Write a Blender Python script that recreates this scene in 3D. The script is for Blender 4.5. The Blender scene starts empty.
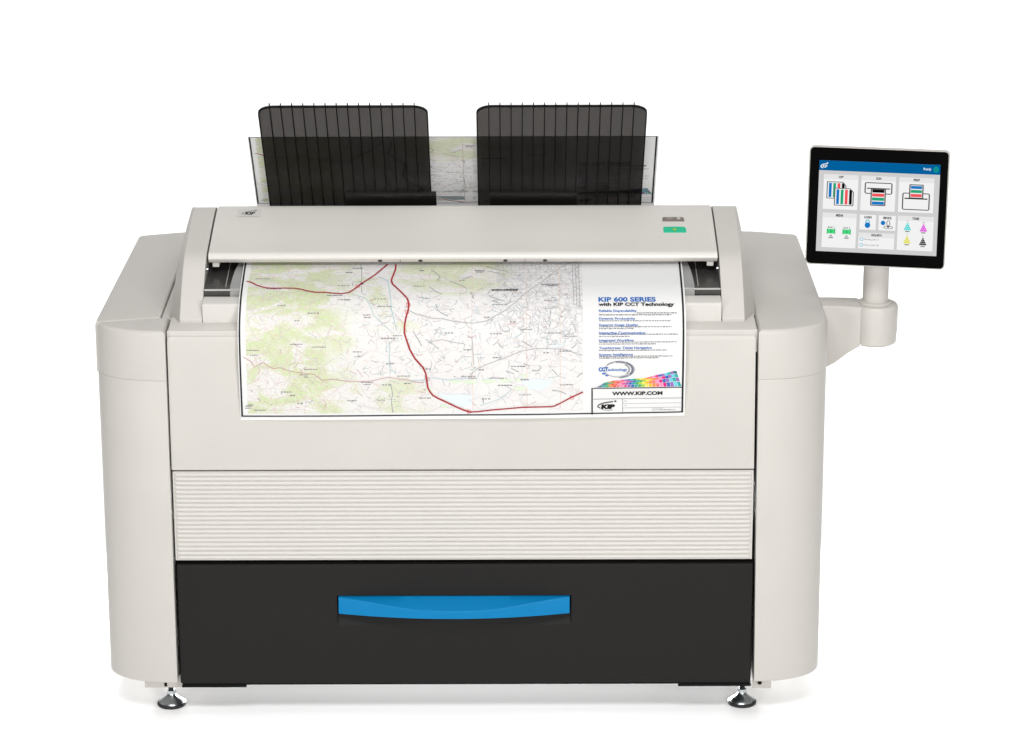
import bpy, bmesh, math, random
from math import sin, cos, pi, radians
from mathutils import Vector, Matrix

scene = bpy.context.scene
COL = scene.collection
R = radians

# ------------------------------------------------------------------ materials
def new_mat(name):
    m = bpy.data.materials.new(name); m.use_nodes = True
    nt = m.node_tree
    for n in list(nt.nodes): nt.nodes.remove(n)
    out = nt.nodes.new('ShaderNodeOutputMaterial')
    return m, nt, out

def N(nt, typ, **kw):
    n = nt.nodes.new(typ)
    for k, v in kw.items():
        if k.startswith('i_'):
            n.inputs[k[2:].replace('_', ' ')].default_value = v
        else:
            setattr(n, k, v)
    return n

def principled(name, col, rough=.5, metal=0., spec=.5, bump=0., bscale=900., var=0., coat=0.):
    m, nt, out = new_mat(name)
    p = N(nt, 'ShaderNodeBsdfPrincipled')
    p.inputs['Roughness'].default_value = rough
    p.inputs['Metallic'].default_value = metal
    p.inputs['Specular IOR Level'].default_value = spec
    p.inputs['Coat Weight'].default_value = coat
    p.inputs['Base Color'].default_value = (*col, 1)
    nt.links.new(p.outputs[0], out.inputs[0])
    tc = N(nt, 'ShaderNodeTexCoord')
    if var > 0:
        no = N(nt, 'ShaderNodeTexNoise'); no.inputs['Scale'].default_value = 7; no.inputs['Detail'].default_value = 5
        nt.links.new(tc.outputs['Object'], no.inputs['Vector'])
        mr = N(nt, 'ShaderNodeMapRange'); mr.inputs['From Min'].default_value = .3; mr.inputs['From Max'].default_value = .7
        mr.inputs['To Min'].default_value = 1 - var; mr.inputs['To Max'].default_value = 1 + var
        nt.links.new(no.outputs['Fac'], mr.inputs['Value'])
        mx = N(nt, 'ShaderNodeVectorMath', operation='SCALE'); mx.inputs[0].default_value = col
        nt.links.new(mr.outputs[0], mx.inputs['Scale'])
        nt.links.new(mx.outputs[0], p.inputs['Base Color'])
        mr2 = N(nt, 'ShaderNodeMapRange'); mr2.inputs['From Min'].default_value = .3; mr2.inputs['From Max'].default_value = .7
        mr2.inputs['To Min'].default_value = rough - .05; mr2.inputs['To Max'].default_value = rough + .05
        nt.links.new(no.outputs['Fac'], mr2.inputs['Value']); nt.links.new(mr2.outputs[0], p.inputs['Roughness'])
    if bump > 0:
        no = N(nt, 'ShaderNodeTexNoise'); no.inputs['Scale'].default_value = bscale; no.inputs['Detail'].default_value = 2
        nt.links.new(tc.outputs['Object'], no.inputs['Vector'])
        b = N(nt, 'ShaderNodeBump'); b.inputs['Strength'].default_value = bump; b.inputs['Distance'].default_value = .0006
        nt.links.new(no.outputs['Fac'], b.inputs['Height']); nt.links.new(b.outputs[0], p.inputs['Normal'])
    return m

def emission(name, col, s=1.):
    m, nt, out = new_mat(name)
    e = N(nt, 'ShaderNodeEmission'); e.inputs[0].default_value = (*col, 1); e.inputs[1].default_value = s
    nt.links.new(e.outputs[0], out.inputs[0])
    return m

def tinted(name, tcol, gcol, gloss_rough=.18, diff=(.02,.02,.02), dfac=.25, refl=.04):
    m, nt, out = new_mat(name)
    t = N(nt, 'ShaderNodeBsdfTransparent'); t.inputs[0].default_value = (*tcol, 1)
    d = N(nt, 'ShaderNodeBsdfDiffuse'); d.inputs[0].default_value = (*diff, 1)
    g = N(nt, 'ShaderNodeBsdfGlossy'); g.inputs[0].default_value = (*gcol, 1); g.inputs[1].default_value = gloss_rough
    m1 = N(nt, 'ShaderNodeMixShader'); m1.inputs[0].default_value = dfac
    nt.links.new(t.outputs[0], m1.inputs[1]); nt.links.new(d.outputs[0], m1.inputs[2])
    m2 = N(nt, 'ShaderNodeMixShader'); m2.inputs[0].default_value = refl
    nt.links.new(m1.outputs[0], m2.inputs[1]); nt.links.new(g.outputs[0], m2.inputs[2])
    nt.links.new(m2.outputs[0], out.inputs[0])
    return m

BODY = principled('beige_paint', (.470, .450, .420), .42, spec=.4, bump=.12, var=.018)
LIDM = principled('brightened_lid_paint', (.552, .530, .497), .34, spec=.75, bump=.04, var=.012)  # lid's extra light put into the colour: body paint made lighter and glossier
FOOTM = principled('dull_zinc', (.40, .43, .45), .30, metal=1., var=.06)
RIBP = principled('cream_plastic', (.525, .507, .478), .45, spec=.4, bump=.0, var=.01)
BLACK = principled('charcoal_textured_plastic', (.0080, .0072, .0066), .6, spec=.2, bump=.35, bscale=1400, var=.06)
VOID = principled('black_interior', (.008, .008, .008), .8, spec=.1)
FEED = principled('dark_grey_feed_plate', (.035, .033, .031), .28, spec=.6, var=.05)
BAR = principled('pale_metal_bar', (.42, .41, .39), .3, metal=.3)
BLUE = principled('blue_plastic', (.0, .160, .370), .5, spec=.15, bump=.06, var=.02)
CHROME = principled('zinc_plated_steel', (.62, .66, .68), .18, metal=1., var=.04)
STEELD = principled('dark_steel', (.07, .075, .08), .3, metal=.9)
RUBBER = principled('black_rubber', (.012, .012, .012), .6)
BEZEL = principled('black_bezel_glass', (.001, .001, .001), .4, spec=.02)
WHITEP = principled('white_plastic', (.475, .455, .425), .4, spec=.4, var=.01)
SMOKE = tinted('smoked_plastic', (.302, .292, .286), (.5, .5, .5), .3, (.045, .042, .038), .14, .010)
GUIDEM = tinted('frosted_clear_plastic', (.6, .6, .59), (.7, .7, .7), .2, (.5, .5, .49), .45, .06)
MOUNT = principled('charcoal_mount', (.018, .0165, .015), .5, spec=.3)
RIBM = principled('black_rib_plastic', (.008, .008, .008), .6, spec=.04)
PAPER = principled('white_coated_paper', (.86, .86, .855), .55, spec=.25, bump=.02, bscale=500)
def see_light(m, f=.34):
    """thin sheet: part of the light falling on the back shows through"""
    nt = m.node_tree; p = next(n for n in nt.nodes if n.type == 'BSDF_PRINCIPLED'); out = next(n for n in nt.nodes if n.type == 'OUTPUT_MATERIAL')
    t = nt.nodes.new('ShaderNodeBsdfTranslucent'); t.inputs[0].default_value = (.88, .88, .87, 1)
    if p.inputs['Base Color'].links: nt.links.new(p.inputs['Base Color'].links[0].from_socket, t.inputs[0])
    mx = nt.nodes.new('ShaderNodeMixShader'); mx.inputs[0].default_value = f
    nt.links.new(p.outputs[0], mx.inputs[1]); nt.links.new(t.outputs[0], mx.inputs[2]); nt.links.new(mx.outputs[0], out.inputs[0])
see_light(PAPER)
BADGE = principled('badge_foil', (.50, .485, .46), .35, spec=.5)
GREEN = principled('green_key', (.0, .40, .22), .4)
TAUPE = principled('taupe_key', (.155, .125, .115), .45)
KEYMARK = principled('key_print', (.45, .43, .42), .5)
SCREWD = principled('dark_screw', (.05, .048, .045), .4, metal=.5)
FLOORM = principled('white_sweep_paper', (.97, .97, .97), .9, spec=.02)

def ink(name, srgb, k=.76):
    f = lambda c: ((c / 255 + .055) / 1.055) ** 2.4 if c > 10 else c / 255 / 12.92
    return principled('ink_' + name, tuple(f(c) * k for c in srgb), .6, spec=.2)
INKS = dict(
    ink=ink('grey_text', (128, 128, 132)), grey=ink('street_grey', (166, 166, 170)), road=ink('road_grey', (178, 177, 178)),
    black=ink('black', (18, 18, 20)), red=ink('highway_red', (165, 40, 48)), pink=ink('ramp_pink', (228, 140, 140)),
    navy=ink('shield_navy', (50, 40, 110)), thin=ink('lane_pink', (206, 160, 160)), creek=ink('creek_blue', (184, 210, 214)),
    lake=ink('lake_blue', (222, 235, 243)), park=ink('park_green', (218, 234, 206)), blue=ink('title_blue', (40, 105, 185)),
    body=ink('body_grey', (138, 138, 142)), faint=ink('faint_grey', (190, 190, 192)), steel=ink('orbit_grey', (120, 125, 138)),
    frame=ink('frame_black', (30, 32, 36)), lane=ink('lane_grey', (186, 186, 190)), street=ink('street_light', (204, 204, 208)), tan=ink('contour_tan', (236, 218, 205)),
    c_violet=ink('violet', (150, 110, 185)), c_teal=ink('teal', (20, 110, 120)), c_sea=ink('sea', (40, 170, 165)),
    c_green=ink('green', (60, 170, 90)), c_orange=ink('orange', (240, 140, 70)), c_red=ink('vermilion', (225, 70, 50)),
    c_coral=ink('coral', (240, 120, 120)), c_pink=ink('pink', (240, 150, 190)), c_rose=ink('rose', (225, 80, 140)),
    c_blue=ink('blue', (60, 100, 180)), c_lime=ink('lime', (170, 205, 60)), c_yellow=ink('yellow', (248, 225, 80)),
    c_gold=ink('gold', (245, 190, 50)), c_magenta=ink('magenta', (220, 30, 130)), c_cyan=ink('cyan', (110, 205, 225)))

def map_material():
    """printed topographic map: vegetation tints, contour lines and speckle, from sheet coordinates (UV in metres)"""
    m, nt, out = new_mat('printed_map')
    p = N(nt, 'ShaderNodeBsdfPrincipled'); p.inputs['Roughness'].default_value = .55; p.inputs['Specular IOR Level'].default_value = .25
    nt.links.new(p.outputs[0], out.inputs[0])
    uv = N(nt, 'ShaderNodeUVMap'); uv.uv_map = 'sheet'
    def mapping(sx, sy, rot=0., loc=(0, 0, 0)):
        mp = N(nt, 'ShaderNodeMapping'); mp.inputs['Scale'].default_value = (sx, sy, 1); mp.inputs['Rotation'].default_value = (0, 0, rot)
        mp.inputs['Location'].default_value = loc
        nt.links.new(uv.outputs[0], mp.inputs[0]); return mp.outputs[0]
    def noise(vec, scale, detail=4, rough=.55, dist=0.):
        n = N(nt, 'ShaderNodeTexNoise'); n.inputs['Scale'].default_value = scale; n.inputs['Detail'].default_value = detail
        n.inputs['Roughness'].default_value = rough; n.inputs['Distortion'].default_value = dist
        nt.links.new(vec, n.inputs['Vector']); return n.outputs['Fac']
    def mrange(x, a, b, c=0., d=1.):
        n = N(nt, 'ShaderNodeMapRange'); n.interpolation_type = 'SMOOTHSTEP'
        for k, v in zip(('From Min', 'From Max', 'To Min', 'To Max'), (a, b, c, d)): n.inputs[k].default_value = v
        nt.links.new(x, n.inputs['Value']); return n.outputs[0]
    def op(o, a, b=None):
        n = N(nt, 'ShaderNodeMath', operation=o)
        for i, x in enumerate((a, b)):
            if x is None: continue
            if isinstance(x, (int, float)): n.inputs[i].default_value = x
            else: nt.links.new(x, n.inputs[i])
        return n.outputs[0]
    def mix(fac, a, b):
        n = N(nt, 'ShaderNodeMix', data_type='RGBA')
        nt.links.new(fac, n.inputs[0])
        for i, x in ((6, a), (7, b)):
            if isinstance(x, tuple): n.inputs[i].default_value = (*x, 1)
            else: nt.links.new(x, n.inputs[i])
        return n.outputs[2]
    sep = N(nt, 'ShaderNodeSeparateXYZ'); nt.links.new(uv.outputs[0], sep.inputs[0])
    X, S = sep.outputs[0], sep.outputs[1]
    rag = noise(mapping(1, 1), 16, 3)
    Xr = op('ADD', X, op('MULTIPLY', op('SUBTRACT', rag, .5), .16))
    west = mrange(Xr, -.205, -.285)                        # wooded hills in the west
    dx = op('DIVIDE', op('SUBTRACT', X, -.02), .13); dy = op('DIVIDE', op('SUBTRACT', S, .29), .085)
    north = mrange(op('ADD', op('MULTIPLY', dx, dx), op('MULTIPLY', dy, dy)), 1.25, .5, 0, .8)
    # hill spur between the two roads and the low hills on the south edge
    sx_ = op('ABSOLUTE', op('SUBTRACT', op('SUBTRACT', Xr, -.163), op('MULTIPLY', op('SUBTRACT', S, .395), .38)))
    spur = op('MULTIPLY', mrange(sx_, .034, .008, 0, .75), op('MULTIPLY', mrange(S, .29, .32), mrange(S, .49, .45)))
    ex = op('DIVIDE', op('SUBTRACT', X, -.115), .07); ey = op('DIVIDE', op('SUBTRACT', S, .60), .05)
    south = mrange(op('ADD', op('MULTIPLY', ex, ex), op('MULTIPLY', ey, ey)), 1.2, .4, 0, .7)
    region = op('MAXIMUM', op('MAXIMUM', west, north), op('MAXIMUM', spur, south))
    veg = noise(mapping(1, 1.9, .25), 13, 7, .62, .6)
    gmask = op('MULTIPLY', mrange(veg, .40, .54), region)
    fleck = noise(mapping(1, 1.4, .3), 95, 3, .6)
    gmask = op('MULTIPLY', gmask, mrange(fleck, .36, .56, .62, 1))
    hgt = noise(mapping(1, 1.3), 7, 5, .55, .3)
    con = op('ABSOLUTE', op('SUBTRACT', op('FRACT', op('MULTIPLY', hgt, 42.)), .5))
    conm = op('MULTIPLY', mrange(con, .26, .05), mrange(op('MAXIMUM', region, mrange(Xr, .06, -.10, 0, .4)), 0, 1, .10, .62))
    pale = noise(mapping(1, 1.6, .2), 26, 4)
    c0 = mix(mrange(pale, .45, .62, 0, .6), (.85, .85, .84), (.83, .805, .81))
    c1 = mix(gmask, c0, (.645, .745, .435))
    c2 = mix(conm, c1, (.74, .60, .54))
    # street grid of the built-up east, very light
    vo = N(nt, 'ShaderNodeTexVoronoi', feature='DISTANCE_TO_EDGE'); vo.inputs['Scale'].default_value = 62
    vo.inputs['Randomness'].default_value = .7
    nt.links.new(mapping(1, 1, .2), vo.inputs['Vector'])
    east = op('MULTIPLY', mrange(Xr, .02, .10), mrange(S, .53, .46))
    stm = op('MULTIPLY', mrange(vo.outputs['Distance'], .10, .02), op('MULTIPLY', east, .42))
    c3 = mix(stm, c2, (.45, .45, .47))
    vo2 = N(nt, 'ShaderNodeTexVoronoi', feature='DISTANCE_TO_EDGE'); vo2.inputs['Scale'].default_value = 21
    nt.links.new(mapping(1, 1.3, -.3), vo2.inputs['Vector'])
    c4 = mix(mrange(vo2.outputs['Distance'], .035, .008, 0, .36), c3, (.60, .54, .55))
    sp = noise(mapping(1, 1), 330, 2, .5)
    c5 = mix(mrange(sp, .60, .70, 0, .22), c4, (.36, .33, .34))
    nt.links.new(c5, p.inputs['Base Color'])
    return m
MAPM = map_material(); see_light(MAPM)

# ------------------------------------------------------------------ mesh helpers
def link(o, parent=None):
    COL.objects.link(o)
    if parent: o.parent = parent
    return o

def mesh_obj(name, verts, faces, mats, parent=None, fmats=None, smooth=35, bevel=0., seg=2):
    me = bpy.data.meshes.new(name)
    me.from_pydata([tuple(v) for v in verts], [], faces)
    bm = bmesh.new(); bm.from_mesh(me)
    bmesh.ops.recalc_face_normals(bm, faces=bm.faces) if fmats is None else None
    bm.to_mesh(me); bm.free()
    for m in (mats if isinstance(mats, (list, tuple)) else [mats]): me.materials.append(m)
    if fmats:
        for p, k in zip(me.polygons, fmats): p.material_index = k
    o = link(bpy.data.objects.new(name, me), parent)
    if smooth:
        me.shade_smooth(); me.set_sharp_from_angle(angle=R(smooth))
    if bevel > 0:
        b = o.modifiers.new('Bevel', 'BEVEL'); b.width = bevel; b.segments = seg; b.limit_method = 'ANGLE'; b.angle_limit = R(28)
        b.harden_normals = False
    return o

class MB:
    """collects several pieces of ONE part"""
    def __init__(s): s.v = []; s.f = []
    def add(s, v, f):
        k = len(s.v); s.v += [tuple(a) for a in v]; s.f += [tuple(i + k for i in q) for q in f]
    def box(s, x0, x1, y0, y1, z0, z1):
        s.add([(x, y, z) for z in (z0, z1) for y in (y0, y1) for x in (x0, x1)],
              [(0, 2, 3, 1), (4, 5, 7, 6), (0, 1, 5, 4), (2, 6, 7, 3), (0, 4, 6, 2), (1, 3, 7, 5)])
    def prism_x(s, prof, x0, x1):                          # (Y,Z) outline drawn out along X
        n = len(prof)
        s.add([(x0, y, z) for y, z in prof] + [(x1, y, z) for y, z in prof],
              [(i, (i + 1) % n, n + (i + 1) % n, n + i) for i in range(n)] + [tuple(range(n))[::-1], tuple(range(n, 2 * n))])
    def lathe(s, prof, cx, cy, n=40, z0=0.):
        k = len(prof)
        v = [(cx + r * cos(2 * pi * j / n), cy + r * sin(2 * pi * j / n), z0 + z) for j in range(n) for r, z in prof]
        f = [(j * k + i, ((j + 1) % n) * k + i, ((j + 1) % n) * k + i + 1, j * k + i + 1) for j in range(n) for i in range(k - 1)]
        f += [tuple(j * k for j in range(n)), tuple(j * k + k - 1 for j in range(n))]
        s.add(v, f)
    def build(s, name, mat, parent=None, **kw): return mesh_obj(name, s.v, s.f, mat, parent, **kw)

def offset_poly(P, d):
    n = len(P); out = []
    area = sum(P[i][0] * P[(i + 1) % n][1] - P[(i + 1) % n][0] * P[i][1] for i in range(n))
    sg = 1 if area > 0 else -1
    for i in range(n):
        a, b, c = P[i - 1], P[i], P[(i + 1) % n]
        e1 = Vector((b[0] - a[0], b[1] - a[1])).normalized(); e2 = Vector((c[0] - b[0], c[1] - b[1])).normalized()
        n1 = Vector((-e1.y, e1.x)) * sg; n2 = Vector((-e2.y, e2.x)) * sg
        m = n1 + n2
        if m.length < 1e-6: m = n1
        m = m.normalized(); k = d / max(.45, m.dot(n1))
        out.append((b[0] + m.x * k, b[1] + m.y * k))
    return out

def slab(mb, P, z0, z1, rt=0., rb=0., seg=4):
    """outline P drawn up from z0 to z1 with rounded top / bottom edges"""
    rings = []
    if rb > 0:
        for j in range(seg): a = pi / 2 * j / seg; rings.append((rb * (1 - sin(a)), z0 + rb * (1 - cos(a))))
    rings.append((0, z0 + rb)); rings.append((0, z1 - rt))
    if rt > 0:
        for j in range(1, seg + 1): a = pi / 2 * j / seg; rings.append((rt * (1 - cos(a)), z1 - rt * (1 - sin(a))))
    n = len(P); v = []; f = []
    for d, z in rings: v += [(x, y, z) for x, y in (offset_poly(P, d) if d > 0 else P)]
    for k in range(len(rings) - 1):
        f += [(k * n + i, k * n + (i + 1) % n, (k + 1) * n + (i + 1) % n, (k + 1) * n + i) for i in range(n)]
    f += [tuple(range(n))[::-1], tuple(range((len(rings) - 1) * n, len(rings) * n))]
    mb.add(v, f)

def box_part(name, mat, parent, x0, x1, y0, y1, z0, z1, bevel=.0015, seg=2):
    mb = MB(); mb.box(x0, x1, y0, y1, z0, z1); return mb.build(name, mat, parent, bevel=bevel, seg=seg)

def catmull(K, n=10):
    out = []
    for i in range(len(K) - 1):
        p0, p1, p2, p3 = K[max(i - 1, 0)], K[i], K[i + 1], K[min(i + 2, len(K) - 1)]
        for j in range(n):
            t = j / n
            out.append(tuple(.5 * (2 * b + (-a + c) * t + (2 * a - 5 * b + 4 * c - d) * t * t + (-a + 3 * b - 3 * c + d) * t ** 3)
                             for a, b, c, d in zip(p0, p1, p2, p3)))
    out.append(tuple(K[-1])); return out

_tc = {}
def text_mesh(s, bold=1.):
    """letters as flat polygons in a unit box"""
    if (s, bold) in _tc: return _tc[(s, bold)]
    cu = bpy.data.curves.new('lettering', 'FONT'); cu.body = s; cu.size = 1; cu.resolution_u = 3
    cu.offset = .022 * bold; cu.fill_mode = 'BOTH'
    o = bpy.data.objects.new('lettering', cu); COL.objects.link(o)
    bpy.context.view_layer.update()
    me = o.to_mesh()
    v = [(p.co.x, p.co.y) for p in me.vertices]; f = [tuple(p.vertices) for p in me.polygons]
    o.to_mesh_clear(); bpy.data.objects.remove(o); bpy.data.curves.remove(cu)
    x0 = min(a for a, b in v); x1 = max(a for a, b in v); y0 = min(b for a, b in v); y1 = max(b for a, b in v)
    v = [((a - x0) / (x1 - x0), (b - y0) / (y1 - y0)) for a, b in v]
    _tc[(s, bold)] = (v, f); return v, f

class Art:
    """flat artwork gathered in sheet coordinates, then laid on a surface fn(x, t, lift) -> point"""
    def __init__(s): s.items = []                          # (mat, lift, verts, faces)
    def quad(s, mat, lift, x0, x1, t0, t1, n=1):
        v = [(x, t0 + (t1 - t0) * j / n) for j in range(n + 1) for x in (x0, x1)]
        s.items.append((mat, lift, v, [(2 * j, 2 * j + 1, 2 * j + 3, 2 * j + 2) for j in range(n)]))
    def poly(s, mat, lift, P): s.items.append((mat, lift, list(P), [tuple(range(len(P)))]))
    def line(s, mat, lift, P, w, closed=False):
        if closed: P = list(P) + [P[0], P[1]]
        Q = [P[0]]
        for a, b in zip(P, P[1:]):
            d = math.hypot(b[0] - a[0], b[1] - a[1])
            k = max(1, int(d / .007))
            Q += [(a[0] + (b[0] - a[0]) * j / k, a[1] + (b[1] - a[1]) * j / k) for j in range(1, k + 1)]
        v = []
        for i in range(len(Q)):
            a = Q[max(i - 1, 0)]; b = Q[min(i + 1, len(Q) - 1)]
            d = Vector((b[0] - a[0], b[1] - a[1]))
            d = d.normalized() if d.length > 1e-9 else Vector((1, 0))
            nx, ny = -d.y * w / 2, d.x * w / 2
            v += [(Q[i][0] + nx, Q[i][1] + ny), (Q[i][0] - nx, Q[i][1] - ny)]
        s.items.append((mat, lift, v, [(2 * i, 2 * i + 1, 2 * i + 3, 2 * i + 2) for i in range(len(Q) - 1)]))
    def text(s, mat, lift, string, x0, x1, tb, tt, bold=1., shear=0.):
        """tb = baseline side, tt = top side (t may grow downwards)"""
        v, f = text_mesh(string, bold)
        s.items.append((mat, lift, [(x0 + (x1 - x0) * (a + shear * b), tb + (tt - tb) * b) for a, b in v], f))
    def disc(s, mat, lift, cx, cy, rx, ry, n=20):
        s.poly(mat, lift, [(cx + rx * cos(2 * pi * i / n), cy + ry * sin(2 * pi * i / n)) for i in range(n)])
    def build(s, name, fn, parent, toward, uv=False):
        V, F, M, mats, UV = [], [], [], [], []
        for mat, lift, v, f in s.items:
            if mat not in mats: mats.append(mat)
            k = len(V); P = [Vector(fn(x, t, lift)) for x, t in v]
            V += P; UV += v
            for q in f:
                a, b, c = P[q[0]], P[q[1]], P[q[2]]
                nn = (b - a).cross(c - a)
                if nn.dot(toward) < 0: q = q[::-1]
                F.append(tuple(i + k for i in q)); M.append(mats.index(mat))
        o = mesh_obj(name, V, F, mats, parent, fmats=M, smooth=0)
        if uv:
            lay = o.data.uv_layers.new(name='sheet')
            for l in o.data.loops: lay.data[l.index].uv = UV[l.vertex_index]
        return o

def empty(name, loc=(0, 0, 0)):
    o = bpy.data.objects.new(name, None); COL.objects.link(o); o.location = loc; o.empty_display_size = .1; return o
def tag(o, label, cat, group=None):
    o['label'] = label; o['category'] = cat
    if group: o['group'] = group

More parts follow.
